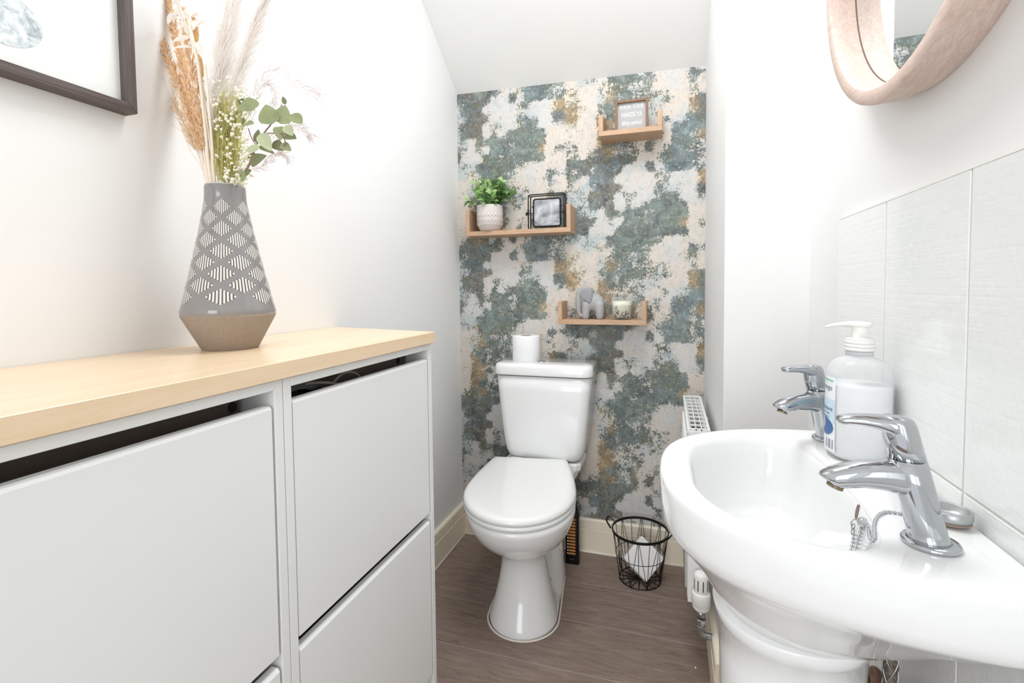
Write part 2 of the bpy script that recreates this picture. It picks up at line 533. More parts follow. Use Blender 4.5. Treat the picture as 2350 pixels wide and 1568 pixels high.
# wall tiles behind the basin: two courses of embossed white tiles on the right wall
def tile_material():
    m = mat('embossed_tile', (240, 241, 239), 0.16, var=0.004, coat=0.2)
    nt = m.node_tree
    b = nt.nodes['Principled BSDF']
    tc = [n for n in nt.nodes if n.type == 'TEX_COORD'][0]
    sep = nt.nodes.new('ShaderNodeSeparateXYZ')
    nt.links.new(tc.outputs['Object'], sep.inputs[0])
    def M(op, a, b_=None):
        n = nt.nodes.new('ShaderNodeMath'); n.operation = op
        for i, v in enumerate((a, b_)):
            if v is None: continue
            if isinstance(v, (int, float)): n.inputs[i].default_value = v
            else: nt.links.new(v, n.inputs[i])
        return n.outputs[0]
    def layer(sy, sz):
        zz = M('MULTIPLY', sep.outputs[2], sz)
        row = M('FLOOR', zz)
        off = M('FRACT', M('MULTIPLY', row, 0.618))
        yy = M('ADD', M('MULTIPLY', sep.outputs[1], sy), off)
        cb = nt.nodes.new('ShaderNodeCombineXYZ')
        nt.links.new(M('FLOOR', yy), cb.inputs[0])
        nt.links.new(row, cb.inputs[1])
        wn = nt.nodes.new('ShaderNodeTexWhiteNoise')
        nt.links.new(cb.outputs[0], wn.inputs[0])
        fy = M('FRACT', yy)
        fz = M('FRACT', zz)
        ey = M('MINIMUM', M('MULTIPLY', fy, 9.0), M('MULTIPLY', M('SUBTRACT', 1.0, fy), 9.0))
        ez = M('MINIMUM', M('MULTIPLY', fz, 5.0), M('MULTIPLY', M('SUBTRACT', 1.0, fz), 5.0))
        edge = M('MINIMUM', M('MINIMUM', ey, ez), 1.0)
        return M('MULTIPLY', M('ADD', 0.62, M('MULTIPLY', edge, 0.38)), wn.outputs[0])
    h = M('ADD', layer(96, 104), M('MULTIPLY', layer(47, 61), 0.9))
    bp = nt.nodes.new('ShaderNodeBump')
    bp.inputs['Strength'].default_value = 0.5
    bp.inputs['Distance'].default_value = 0.0008
    nt.links.new(h, bp.inputs['Height'])
    nt.links.new(bp.outputs[0], b.inputs['Normal'])
    return m
M_TILE = tile_material()
M_GROUT = mat('grout', (232, 231, 226), 0.8)
MB().box(0.3125, XR + 0.001, -0.02, 1.0975, 0.50, 1.2235).build('grout', M_GROUT, wr)
tz = [(0.8705, 1.2225), (0.5115, 0.8675)]
for z0, z1 in tz:
    for i in range(5):
        y1 = 1.097 - 0.2185 * i
        MB().box(0.310, 0.3175, y1 - 0.2155, y1, z0, z1).build('tile', M_TILE, wr, bevel=0.0012, seg=2)
MB().box(0.3098, XR, -0.0, 1.098, 1.2224, 1.2255).build('tile_trim', M_PLAST, wr)

# ---------------------------------------------------------------- shoe cabinets and worktop
XF = -0.548
def shoe_cabinet(y0, y1, label, hole_y):
    t = thing('shoe_cabinet', label, 'cabinet', ((XL + XF) / 2, (y0 + y1) / 2, 0), 'white shoe cabinets under the worktop')
    th = 0.0165
    MB().box(-0.862, XF, y0, y0 + th, 0.0, 0.967).build('side_panel', M_CAB, t, bevel=0.0012)
    MB().box(-0.862, XF, y1 - th, y1, 0.0, 0.967).build('side_panel', M_CAB, t, bevel=0.0012)
    MB().box(-0.862, XF + 0.0005, y0 + th, y1 - th, 0.953, 0.967).build('top_panel', M_CAB, t, bevel=0.0012)
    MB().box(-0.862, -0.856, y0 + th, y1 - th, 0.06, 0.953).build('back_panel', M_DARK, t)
    MB().box(-0.80, XF - 0.006, y0 + th, y1 - th, 0.06, 0.075).build('bottom_panel', M_CAB, t)
    MB().box(XF - 0.03, XF - 0.014, y0 + th, y1 - th, 0.0, 0.06).build('plinth', M_CAB, t)
    for z0, z1 in ((0.557, 0.931), (0.155, 0.538)):
        ya, yb = y0 + th + 0.0025, y1 - th - 0.0045
        pr = [(XF - 0.0165, z0), (XF - 0.0005, z0), (XF - 0.0005, z1 - 0.005), (XF - 0.0025, z1 - 0.0015), (XF - 0.006, z1), (XF - 0.0165, z1)]
        fo = MB().prism(pr, 'y', ya, yb).build('flap', M_CAB, t, bevel=0.0008, seg=1)
        # the tilting tray behind the flap
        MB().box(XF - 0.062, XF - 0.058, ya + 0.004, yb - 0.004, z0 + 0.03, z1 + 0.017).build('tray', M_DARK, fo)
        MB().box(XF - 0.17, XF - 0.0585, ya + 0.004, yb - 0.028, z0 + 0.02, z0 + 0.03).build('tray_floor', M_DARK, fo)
        if z1 > 0.9:
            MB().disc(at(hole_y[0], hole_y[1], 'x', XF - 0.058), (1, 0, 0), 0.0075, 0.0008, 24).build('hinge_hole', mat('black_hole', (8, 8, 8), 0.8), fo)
    return t
c1 = shoe_cabinet(0.592, 1.0735, 'white two-flap shoe cabinet at the far end, nearest the toilet', (913, 828))
c2 = shoe_cabinet(0.103, 0.5905, 'white two-flap shoe cabinet at the near end, left of the other cabinet', (533, 935))

wt = thing('worktop', 'pale birch worktop lying along both white shoe cabinets under the vase', 'worktop', (-0.71, 0.57, 0.9695))
zt = 0.995
# two glued boards with a fine joint between them
for (xa, xb) in ((XL + 0.001, -0.7605), (-0.7602, -0.537)):
    def yend(x): return 1.071 + (-0.537 - x) * 0.24
    P = [(xa, 0.03), (xb, 0.03), (xb, yend(xb)), (xa, yend(xa))]
    MB().prism(P, 'z', 0.9695, zt).build('board', M_BIRCH, wt, bevel=0.0008, seg=1)

# the sandal half hidden in the right cabinet's tray, seen through the gap above its flap
sh = thing('sandal', 'dark strappy sandal inside the far shoe cabinet, seen through its gap', 'shoe', (-0.578, 0.67, 0.59))
MS = mat('black_leather', (14, 14, 16), 0.35)
sole = []
for k in range(12):
    u = k / 11
    yy = 0.625 + 0.15 * u
    zz = 0.925 - 0.33 * u * 0.0
    sole.append((yy, 0.936 - 0.030 * u + 0.008 * math.sin(u * 6)))
R = []
for yy, zz in sole:
    R.append([(-0.600, yy, zz), (-0.572, yy, zz), (-0.572, yy, zz + 0.011), (-0.600, yy, zz + 0.011)])
MB().rings(R, True, True, False).build('sole', MS, sh)
MB().tube(curve_pts([(-0.586, 0.625, 0.92), (-0.583, 0.63, 0.76), (-0.586, 0.645, 0.588)], 10), [0.012] * 10, 8).build('heel', MS, sh)
MB().tube(curve_pts([(-0.577, 0.645, 0.945), (-0.572, 0.70, 0.940), (-0.572, 0.76, 0.925), (-0.577, 0.80, 0.915)], 14), 0.003, 6).build('strap', mat('grey_strap', (110, 98, 92), 0.6), sh)
MB().tube(curve_pts([(-0.577, 0.73, 0.925), (-0.572, 0.765, 0.945), (-0.572, 0.80, 0.94), (-0.577, 0.83, 0.92)], 14), 0.003, 6).build('strap', mat('grey_strap', (110, 98, 92), 0.6), sh)

# ---------------------------------------------------------------- vase
VX, VY = -0.756, 0.693
va = thing('vase', 'tall tapered grey vase with carved lozenges and a bare tan base, on the worktop', 'vase', (VX, VY, zt))
M_GLAZE = mat('grey_glaze', (140, 137, 136), 0.12, var=0.05, vscale=30, coat=0.6)
M_STONE = mat('tan_stoneware', (156, 142, 128), 0.75, var=0.07, vscale=220, bump=0.25, bscale=900)
PROF = [(0.0748, 1.0555), (0.0762, 1.059), (0.0765, 1.064), (0.0755, 1.068), (0.0730, 1.076), (0.0640, 1.112), (0.0535, 1.158), (0.0440, 1.202), (0.0375, 1.236), (0.0345, 1.255), (0.0335, 1.265), (0.0333, 1.281), (0.0325, 1.2845), (0.0312, 1.285), (0.0302, 1.283), (0.0305, 1.262), (0.034, 1.22), (0.062, 1.09)]
MB().lathe(PROF, VX, VY, 72, False, True).build('glazed_body', M_GLAZE, va)
MB().lathe([(0.0445, zt), (0.0458, zt + 0.0015), (0.0752, 1.0535), (0.0757, 1.0575), (0.0748, 1.0582)], VX, VY, 72, True, True).build('bare_base', M_STONE, va)
MB().lathe([(0.0326, 1.2838), (0.0322, 1.2862), (0.0312, 1.2865), (0.0303, 1.2852), (0.0303, 1.2835)], VX, VY, 72, False, False).build('rim', mat('pale_rim', (205, 202, 198), 0.15), va)
def vr(z):
    q = sorted([(zz, rr) for rr, zz in PROF[2:12]])
    for (z0, r0), (z1, r1) in zip(q, q[1:]):
        if z0 <= z <= z1: return r0 + (r1 - r0) * (z - z0) / (z1 - z0)
    return q[0][1] if z < q[0][0] else q[-1][1]
M_SLIPW = mat('white_slip', (226, 221, 216), 0.35)
M_SLIPD = mat('dark_groove', (86, 82, 80), 0.5)
NL = 6
loz_mesh = {}
for row in range(9):
    zc = 1.089 + row * 0.0195
    rr = vr(zc)
    hw = math.pi * rr / NL * 0.60
    hh = 0.0118
    mb, md = MB(), MB()
    ns = 17
    for k in range(ns):
        u = (k - (ns - 1) / 2) / ((ns - 1) / 2)
        hgt = hh * max(0.0, 1 - abs(u)) ** 0.8 + 0.0015
        tgt = mb if k % 2 == 0 else md
        wd = hw / ns * (1.25 if k % 2 == 0 else 0.75)
        pts = []
        for sx in (-1, 1):
            for sz in (-1, 1):
                th = (u * hw * 0.98 + sx * wd) / rr
                zz = zc + sz * hgt
                q = vr(zz) + 0.00025
                pts.append((q * math.cos(th), q * math.sin(th), zz - zc))
        a, b_, c_, e_ = pts
        o_ = 0.97
        back = [(p[0] * o_, p[1] * o_, p[2]) for p in pts]
        tgt.add(pts + back, [(0, 2, 3, 1), (0, 1, 5, 4), (2, 6, 7, 3), (0, 4, 6, 2), (1, 3, 7, 5)])
    me_l = mb.mesh('lozenge', M_SLIPW)
    md_l = md.mesh('groove', M_SLIPD)
    for j in range(NL):
        ang = 2 * math.pi * (j + 0.5 * (row % 2)) / NL - 0.92
        M = Matrix.Translation((VX, VY, zc)) @ Matrix.Rotation(ang, 4, 'Z')
        lo = place('lozenge', me_l, M, va)
        g = bpy.data.objects.new('groove', md_l)
        COL.objects.link(g)
        g.parent = lo

# ---------------------------------------------------------------- dried flowers standing in the vase
MOUTH = Vector((VX, VY, 1.21))
def vp(px, py, dy=0.0):
    """a stem point near the upright plane through the vase's axis; dy steps it towards or away from the room's end"""
    return at(px, py, 'y', VY + dy)
def stem_pts(pix, n=16, dy=0.0, foot=None):
    P = [vp(p[0], p[1], dy * min(1, i / 2) if len(p) < 3 else p[2]) for i, p in enumerate(pix)]
    P = [foot or Vector((VX + random.uniform(-.012, .012), VY + random.uniform(-.012, .012), 1.06))] + P
    return curve_pts(P, n)

M_REED = mat('reed_plume', (252, 208, 168), 0.8, translucent=0.25, var=0.20, vscale=150)
M_REED2 = mat('reed_plume_pale', (252, 224, 196), 0.8, translucent=0.3, var=0.12, vscale=150)
M_STRAW = mat('straw_stem', (246, 232, 216), 0.6, var=0.03)
M_PAMPAS = mat('pampas_white', (252, 247, 243), 0.9, translucent=0.45, var=0.001)
def reed(pix, dy, m, label, width, dens, wisp, grp=None):
    P = stem_pts(pix, 40, dy)
    t = thing('dried_reed', label, 'dried plant', tuple(P[0]), grp)
    MB().tube(P, [0.0013] * 40, 6).build('stem', M_STRAW, t)
    mb = MB()
    n = len(P)
    start = int(n * 0.30)
    for k in range(dens):
        u = ((k + random.random()) / dens) ** 1.25
        i = start + u * (n - 1 - start - 0.01)
        a = P[int(i)].lerp(P[min(int(i) + 1, n - 1)], i - int(i))
        tdir = (P[min(int(i) + 1, n - 1)] - P[max(int(i) - 1, 0)]).normalized()
        ph = random.uniform(0, 2 * math.pi)
        s1 = tdir.orthogonal().normalized()
        s2 = tdir.cross(s1)
        out = math.cos(ph) * s1 + math.sin(ph) * s2
        w = width * (0.35 + 0.65 * math.sin(math.pi * min(1, 0.12 + u * 0.95)) )
        spread = random.uniform(0.25, 1.0) * w
        base = a + out * spread * 0.4
        ln = random.uniform(0.008, 0.013)
        dr = (tdir * 1.0 + out * 0.42).normalized()
        tip = base + dr * ln + out * spread * 0.15
        sd = dr.cross(out).normalized() * ln * 0.14
        mid = base + dr * ln * 0.45
        mb.add([base, mid + sd, tip, mid - sd, mid + out * ln * 0.12], [(0, 1, 4), (1, 2, 4), (2, 3, 4), (3, 0, 4)])
        if random.random() < wisp:
            tp2 = tip + (dr + Vector((random.uniform(-.3, .3), random.uniform(-.3, .3), 0))) * random.uniform(0.008, 0.018)
            mb.add([tip, tip + sd * 0.25, tp2], [(0, 1, 2)])
    mb.build('plume', m, t, kind='stuff', fix=False)
reed([(478, 420), (458, 300), (425, 170), (398, 60), (382, -40)], 0.004, M_REED, 'dried tan reed plume in the vase, densest of the braided bunch', 0.0150, 1100, 0.3)
reed([(476, 420), (446, 300), (402, 180), (366, 70), (345, -30)], -0.006, M_REED, 'dried tan reed plume in the vase, just left of the densest one', 0.0125, 720, 0.5)
reed([(474, 420), (430, 300), (372, 180), (328, 80), (294, -20)], 0.010, M_REED2, 'dried pale reed plume in the vase, leaning furthest left to the frame', 0.0140, 640, 1.0)
reed([(482, 420), (466, 290), (446, 180), (425, 70), (412, -40)], -0.010, M_REED, 'dried tan reed plume in the vase, most upright of the tan ones', 0.0120, 700, 0.3)
reed([(478, 420), (452, 310), (400, 150), (352, 40), (330, -40)], 0.016, M_REED2, 'dried pale reed plume in the vase, behind the tan ones', 0.0150, 640, 1.0)

# bunny tail grass: golden oval heads
def bunny(pix, head, ln, m, label):
    P = stem_pts(pix + [head], 24, 0.0)
    t = thing('bunny_tail_grass', label, 'dried plant', tuple(P[0]))
    MB().tube(P, 0.0008, 6).build('stem', M_STRAW, t)
    mb = MB()
    c = P[-1]
    dr = (P[-1] - P[-3]).normalized()
    for k in range(420):
        u = random.random()
        q = c + dr * ln * (u - 0.3)
        rr = 0.0062 * math.sin(math.pi * min(0.98, 0.1 + 0.86 * u)) ** 0.7
        ph = random.uniform(0, 6.283)
        s1 = dr.orthogonal().normalized(); s2 = dr.cross(s1)
        out = math.cos(ph) * s1 + math.sin(ph) * s2
        b0 = q + out * rr * 0.6
        tip = q + out * (rr + 0.0015) + dr * 0.006
        sd = dr.cross(out) * 0.0007
        mb.add([b0 - sd, b0 + sd, tip], [(0, 1, 2)])
    mb.build('seed_head', m, t, kind='stuff', fix=False)
M_GOLD = mat('golden_grass', (244, 208, 152), 0.8, translucent=0.3, var=0.12, vscale=80)
bunny([(492, 420), (480, 300)], (461, 165), 0.040, M_GOLD, 'golden bunny-tail grass head in the vase beside the thick straw stem')
bunny([(490, 420), (470, 260)], (449, 80), 0.045, M_GOLD, 'golden bunny-tail grass head in the vase, higher, below white leaves')

# two thick pale straw stems
for pix, lab, rr in (([(486, 425), (472, 300), (456, 160), (442, 90), (428, 24)], 'thick cream straw stem in the vase, the longer one with a node', 0.0028),
                     ([(494, 425), (487, 330), (477, 220), (470, 150)], 'thick cream straw stem in the vase, the shorter one beside white pampas', 0.0025)):
    P = stem_pts(pix, 28, -0.022)
    t = thing('straw_stem', lab, 'dried plant', tuple(P[0]))
    MB().tube(P, [rr * 0.9] * 10 + [rr] * 18, 8).build('stalk', M_STRAW, t)
    q = P[17]
    MB().tube([q - (P[18] - P[17]) * 0.2, q + (P[18] - P[17]) * 0.2], rr * 1.25, 8).build('node', M_STRAW, t)

# white pampas plumes: soft, nearly the colour of the wall
def pampas(pix, dy, label, width, dens, m):
    P = stem_pts(pix, 30, dy)
    t = thing('pampas_grass', label, 'dried plant', tuple(P[0]), None)
    MB().tube(P, 0.0014, 6).build('stem', M_PAMPAS, t)
    mb = MB()
    for k in range(dens):
        u = random.random()
        i = 11 + u * 17.9
        a = P[int(i)].lerp(P[int(i) + 1], i - int(i))
        td = (P[int(i) + 1] - P[int(i) - 1]).normalized()
        ph = random.uniform(0, 6.283)
        s1 = td.orthogonal().normalized(); s2 = td.cross(s1)
        out = math.cos(ph) * s1 + math.sin(ph) * s2
        w = width * math.sin(math.pi * min(1, 0.12 + 0.85 * u)) * random.uniform(0.3, 1)
        p1 = a + td * 0.02 + out * w * 0.7
        p2 = a + td * 0.045 + out * w * 1.0 + Vector((0.3, 0.3, -0.4)) * w * 0.4
        sd = td.cross(out) * 0.00035
        mb.add([a - sd, a + sd, p1 + sd, p1 - sd, p2], [(0, 1, 2, 3), (3, 2, 4)])
    mb.build('plume', m, t, kind='stuff', fix=False)
pampas([(500, 420), (496, 320), (505, 180), (525, 60), (545, -60)], 0.004, 'white fluffy pampas plume standing highest in the vase', 0.036, 2600, M_PAMPAS)
pampas([(506, 420), (515, 320), (540, 200), (575, 90), (610, 0)], 0.015, 'white fluffy pampas plume leaning right behind the eucalyptus', 0.030, 1500, M_PAMPAS)

# leaf mesh shared by the plants
def leaf_mesh(name, m, L, Wd, fold=0.18, curl=0.12, tip=1.0, n=6):
    mb = MB()
    top, vs = [], []
    for i in range(n + 1):
        u = i / n
        w = Wd * math.sin(math.pi * u ** (0.72 * tip)) ** 0.8 if 0 < u < 1 else 0.0
        zc_ = -curl * L * (u - 0.3) ** 2
        vs += [(L * u, -w, zc_ + fold * w), (L * u, 0, zc_), (L * u, w, zc_ + fold * w)]
    fs = []
    for i in range(n):
        a = 3 * i
        fs += [(a, a + 3, a + 4, a + 1), (a + 1, a + 4, a + 5, a + 2)]
    mb.add(vs, fs, True)
    me = mb.mesh(name, m, fix=False)
    return me

# bleached ruscus: white leaves at the top of a stem
M_RUSC = mat('bleached_leaf', (252, 246, 238), 0.7, translucent=0.3, var=0.02)
P = stem_pts([(492, 420), (478, 300), (455, 160), (436, 85), (418, 30), (405, -20)], 30, -0.02)
t = thing('bleached_ruscus', 'bleached white ruscus sprig in the vase at the top, leaves over tan plumes', 'dried plant', tuple(P[0]))
MB().tube(P, 0.0012, 6).build('stem', M_STRAW, t)
lm = leaf_mesh('bleached_leaf', M_RUSC, 0.032, 0.0055, 0.3, 0.3)
for (px, py, ax, ay) in ((436, 85, -28, 5), (436, 80, -18, -35), (433, 75, 20, -28), (430, 60, -34, -14), (430, 60, 26, -8), (424, 45, -22, -36), (424, 40, 32, -22), (420, 30, -36, 6), (418, 25, 28, 10), (412, 10, -30, -18), (414, 14, 22, -24), (440, 95, -20, 22), (445, 110, -24, -2), (452, 96, 10, 26), (410, 18, -12, 26), (430, 30, 36, 8), (400, 30, -18, 22)):
    a = vp(px, py, -0.02)
    b = vp(px + ax, py + ay, -0.02 + random.uniform(-.012, .012))
    place('leaf', lm, frame_matrix(a, b - a, (random.uniform(-.4, .4) + .3, -0.9, random.uniform(-.4, .4))), t)

# bleached wisps over the frame at the top left and across the wall
P = stem_pts([(476, 425), (430, 330), (360, 140), (318, 40), (285, -6)], 26, -0.012)
t = thing('bleached_leaf_sprig', 'thin white sprig arching left from the vase over the picture frame corner', 'dried plant', tuple(P[0]))
MB().tube(P, 0.0005, 5).build('stem', M_RUSC, t)
for (px, py, ax, ay) in ((306, 22, -16, -20), (302, 16, -22, -4), (310, 30, -4, -26), (298, 8, -20, -14)):
    a = vp(px, py, -0.012); b = vp(px + ax, py + ay, -0.016)
    place('leaf', lm, frame_matrix(a, b - a, (0.2, -0.9, 0.2), (0.7, 0.7, 0.7)), t)
for pix, lab in (([(474, 425), (448, 270), (402, 231), (350, 245), (310, 262), (262, 293)], 'hair-thin pale grass blade curving left below the picture frame'),
                 ([(474, 425), (455, 345), (430, 310), (395, 288)], 'hair-thin pale grass blade, short, left of the tan plumes')):
    P = stem_pts(pix, 24, -0.004)
    t = MB().tube(P, 0.0005, 5).build('dried_grass', M_STRAW)
    tag(t, lab, 'dried plant')

# yellow-green feathery filler
M_YG = mat('yellow_green_fibre', (255, 246, 190), 0.8, translucent=0.7, var=0.14, vscale=80)
P = stem_pts([(512, 420), (508, 340), (512, 260), (518, 190)], 20, 0.006)
t = thing('feathery_filler', 'feathery yellow green dried grass bunch in the vase behind tiny white flowers', 'dried plant', tuple(P[0]))
mb = MB()
for k in range(420):
    px0 = random.uniform(494, 544); py0 = random.uniform(300, 425)
    lean = (px0 - 512) * 0.3 + random.uniform(-10, 12)
    a = vp(px0, py0, random.uniform(-.012, .012))
    h = random.uniform(50, 130) * (1 if py0 > 330 else 0.8)
    b = vp(px0 + lean * 0.6 + random.uniform(-6, 6), py0 - h * 0.6, random.uniform(-.014, .014))
    c = vp(px0 + lean + random.uniform(-10, 10), max(178, py0 - h), random.uniform(-.016, .016))
    mb.tube([a, b, c], [0.0006, 0.0006, 0.0003], 3, caps=False)
mb.build('fibres', M_YG, t, kind='stuff', fix=False)

# baby's breath: one bunch of tiny white flowers
M_GYPB = mat('flower_white', (250, 246, 228), 0.7, var=0.03)
M_GYPS = mat('flower_stem', (206, 202, 140), 0.7, var=0.1)
t = thing('babys_breath', 'bunch of tiny cream white dried flowers on green stems in the vase', 'dried flowers', (VX, VY, 1.08))
mb, mf = MB(), MB()
clusters = [(524, 262, 20), (505, 230, 10), (519, 190, 8), (549, 240, 22), (555, 270, 18), (530, 300, 24), (511, 285, 14), (520, 312, 10), (545, 300, 18), (560, 320, 16), (505, 318, 10), (548, 345, 22), (562, 355, 14), (525, 345, 14), (538, 375, 20), (550, 395, 22), (530, 405, 20), (515, 400, 10), (556, 415, 14), (510, 360, 10), (545, 210, 10), (556, 222, 12), (466, 185, 8), (568, 358, 8), (576, 244, 7), (540, 420, 14), (522, 420, 12), (566, 262, 9), (552, 236, 10)]
for cx_, cy_, n in clusters:
    dy = random.uniform(-.018, .004)
    hub = vp(cx_ * 0.82 + 512 * 0.18, cy_ * 0.8 + 425 * 0.2, dy * 0.7)
    mb.tube(curve_pts([(VX + random.uniform(-.01, .014), VY + random.uniform(-.012, .01), 1.20), vp(510 + (cx_ - 510) * 0.4, 425 + (cy_ - 425) * 0.35, dy * .4), hub], 7), 0.0005, 4, caps=False)
    for k in range(n):
        q = vp(cx_ + random.gauss(0, 10), cy_ + random.gauss(0, 11), dy + random.gauss(0, .006))
        mb.tube([hub, hub.lerp(q, 0.5) + Vector((0, 0, 0.002)), q], 0.00028, 3, caps=False)
        q.z = max(q.z, 1.288)
        r0 = random.uniform(0.0015, 0.0031)
        mf.ball(q, r0, 6, 4)
        if r0 > 0.0018:
            for s_ in range(4):
                mf.ball(q + Vector((random.uniform(-1, 1), random.uniform(-1, 1), random.uniform(-1, 1))) * r0 * 0.8, r0 * 0.5, 5, 4)
mb.build('stems', M_GYPS, t, kind='stuff', fix=False)
mf.build('blossoms', M_GYPB, t, kind='stuff', fix=False)

# pale pink feathery sprigs
M_PINK = mat('pink_fern', (252, 240, 238), 0.8, translucent=0.4, var=0.04)
for pix, lab, spread in (([(530, 420), (556, 330), (590, 220), (610, 190), (632, 210), (630, 245)], 'pale pink feathery sprig in the vase arching just above the eucalyptus', 16),
                         ([(535, 420), (575, 300), (605, 170), (660, 180), (705, 208), (738, 222)], 'pale pink feathery sprig in the vase, highest, reaching right over the wall', 20),
                         ([(540, 420), (600, 330), (660, 290), (700, 300), (715, 312)], 'pale pink feathery sprig in the vase, right of the eucalyptus leaves', 16),
                         ([(540, 422), (600, 385), (640, 350), (665, 368)], 'pale pink feathery sprig in the vase, lowest, under the eucalyptus', 12)):
    P = stem_pts(pix, 34, 0.016)
    t = thing('pink_fern_sprig', lab, 'dried plant', tuple(P[0]))
    MB().tube(P, 0.00035, 4).build('stem', M_PINK, t)
    mb = MB()
    for i in range(14, 33):
        for s_ in range(4):
            td = (P[i] - P[i - 1]).normalized()
            o_ = td.orthogonal().normalized()
            o_.rotate(Matrix.Rotation(random.uniform(0, 6.28), 3, td))
            L_ = spread * 0.0007 * random.uniform(0.5, 1.2)
            q1 = P[i] + (td * 0.6 + o_) * L_ * 0.5
            q2 = P[i] + (td * 1.2 + o_) * L_
            mb.tube([P[i], q1, q2], 0.00026, 3, caps=False)
            for kk in range(3):
                q3 = q1.lerp(q2, kk / 3)
                mb.tube([q3, q3 + (td + o_ * random.uniform(-1, 1.5)) * 0.004], 0.00024, 3, caps=False)
    mb.build('fronds', M_PINK, t, kind='stuff', fix=False)

# eucalyptus branch
M_EUC = mat('eucalyptus_leaf', (154, 162, 120), 0.6, translucent=0.2, var=0.12, vscale=50)
M_EUCL = mat('eucalyptus_leaf_pale', (194, 202, 164), 0.6, translucent=0.2, var=0.08, vscale=50)
M_EUCD = mat('eucalyptus_leaf_dark', (124, 128, 92), 0.6, translucent=0.2, var=0.12, vscale=50)
M_EUCS = mat('eucalyptus_stem', (146, 112, 104), 0.6)
S1 = stem_pts([(530, 428), (560, 396), (572, 378), (584, 345), (590, 330), (600, 314), (607, 304), (623, 284)], 30, -0.022, Vector((VX + 0.012, VY, 1.12)))
t = thing('eucalyptus_branch', 'eucalyptus branch with round green leaves leaning right out of the vase', 'dried plant', tuple(S1[0]))
MB().tube(S1, [0.0018] * 14 + [0.0012] * 16, 7).build('stem', M_EUCS, t)
for pix in ([(606, 306), (630, 306), (662, 307)], [(590, 334), (582, 325), (576, 313), (570, 295)], [(623, 284), (640, 265), (646, 240)], [(640, 300), (655, 325), (650, 335)]):
    MB().tube(curve_pts([vp(p[0], p[1], -0.024) for p in pix], 8), 0.0009, 6).build('twig', M_EUCS, t)
def eleaf(L, Wd, tip, fold, m): return leaf_mesh('eucalyptus_leaf', m, L, Wd, fold, 0.1, tip, 8)
LV = [  # base px, tip px, half width px, tip shape, material, dy, tilt
    (577, 255, 566, 222, 21, 0.8, M_EUC, -.020, 0.2), (562, 285, 583, 283, 12, 0.8, M_EUC, -.026, 0.8), (560, 270, 556, 288, 5, 1.0, M_EUCD, -.022, 0.2),
    (623, 286, 609, 238, 22, 0.8, M_EUC, -.034, 0.3), (645, 285, 654, 240, 21, 0.8, M_EUC, -.026, 0.1), (668, 262, 694, 283, 13, 1.1, M_EUC, -.022, 0.4),
    (655, 240, 648, 220, 5, 0.9, M_EUCD, -.026, 0.3), (645, 290, 643, 322, 16, 0.8, M_EUC, -.024, 0.2), (655, 288, 672, 312, 11, 0.8, M_EUCL, -.036, 0.3),
    (655, 310, 680, 318, 12, 0.8, M_EUCD, -.022, 0.5), (588, 328, 593, 296, 8, 1.0, M_EUCD, -.020, 0.2), (597, 306, 622, 346, 14, 0.9, M_EUCL, -.040, 0.3),
    (627, 325, 650, 346, 12, 0.8, M_EUCD, -.024, 0.2), (645, 330, 668, 346, 10, 0.9, M_EUC, -.022, 0.3), (596, 340, 560, 344, 11, 1.0, M_EUCL, -.034, 0.4),
    (592, 335, 631, 352, 7, 1.0, M_EUCD, -.020, 0.7), (574, 374, 611, 356, 15, 0.75, M_EUCD, -.034, 0.3), (558, 408, 553, 388, 8, 0.9, M_EUC, -.018, 0.3),
    (562, 400, 577, 390, 8, 0.9, M_EUCD, -.024, 0.3), (555, 418, 565, 392, 6, 0.9, M_EUC, -.028, 0.2), (568, 362, 586, 352, 7, 1.0, M_EUCD, -.016, 0.5), (561, 240, 545, 224, 8, 0.9, M_EUCD, -.018, 0.3)]
for bx_, by_, tx, ty, hw, tp, m, dy, tilt in LV:
    a, b = vp(bx_, by_, dy), vp(tx, ty, dy + random.uniform(-.004, .006))
    L_ = (b - a).length
    me = eleaf(L_, hw * 0.00078, tp, 0.12, m)
    place('leaf', me, frame_matrix(a, b - a, (0.25 + tilt * 0.4, -0.9, tilt)), t)

# ---------------------------------------------------------------- framed pebble picture on the left wall
M_FRAME = wood('dark_frame_wood_vertical', (46, 38, 36), (122, 108, 103), 'z', 150, 0.55, 40, 0.5)
M_FRAMEH = wood('dark_frame_wood_horizontal', (46, 38, 36), (122, 108, 103), 'y', 150, 0.55, 40, 0.5)
fy0, fy1, fz0, fz1 = 0.105, 0.6142, 1.3975, 1.905
pf = thing('picture_frame', 'dark grained wooden picture frame with a pebble print on the left wall', 'picture', (XL, (fy0 + fy1) / 2, fz0))
fx0, fx1, fw = XL + 0.0005, XL + 0.029, 0.0148
for (n_, pts, m) in (('bottom_rail', [(fy0, fz0), (fy1, fz0), (fy1 - fw, fz0 + fw), (fy0 + fw, fz0 + fw)], M_FRAMEH), ('top_rail', [(fy0, fz1), (fy0 + fw, fz1 - fw), (fy1 - fw, fz1 - fw), (fy1, fz1)], M_FRAMEH),
                     ('side_rail', [(fy1, fz0), (fy1, fz1), (fy1 - fw, fz1 - fw), (fy1 - fw, fz0 + fw)], M_FRAME), ('side_rail', [(fy0, fz0), (fy0 + fw, fz0 + fw), (fy0 + fw, fz1 - fw), (fy0, fz1)], M_FRAME)):
    MB().prism(pts, 'x', fx0, fx1).build(n_, m, pf, bevel=0.0012)
MB().box(fx0, XL + 0.012, fy0 + 0.01, fy1 - 0.01, fz0 + 0.01, fz1 - 0.01).build('print', mat('print_paper', (246, 246, 243), 0.6, var=0.002), pf)
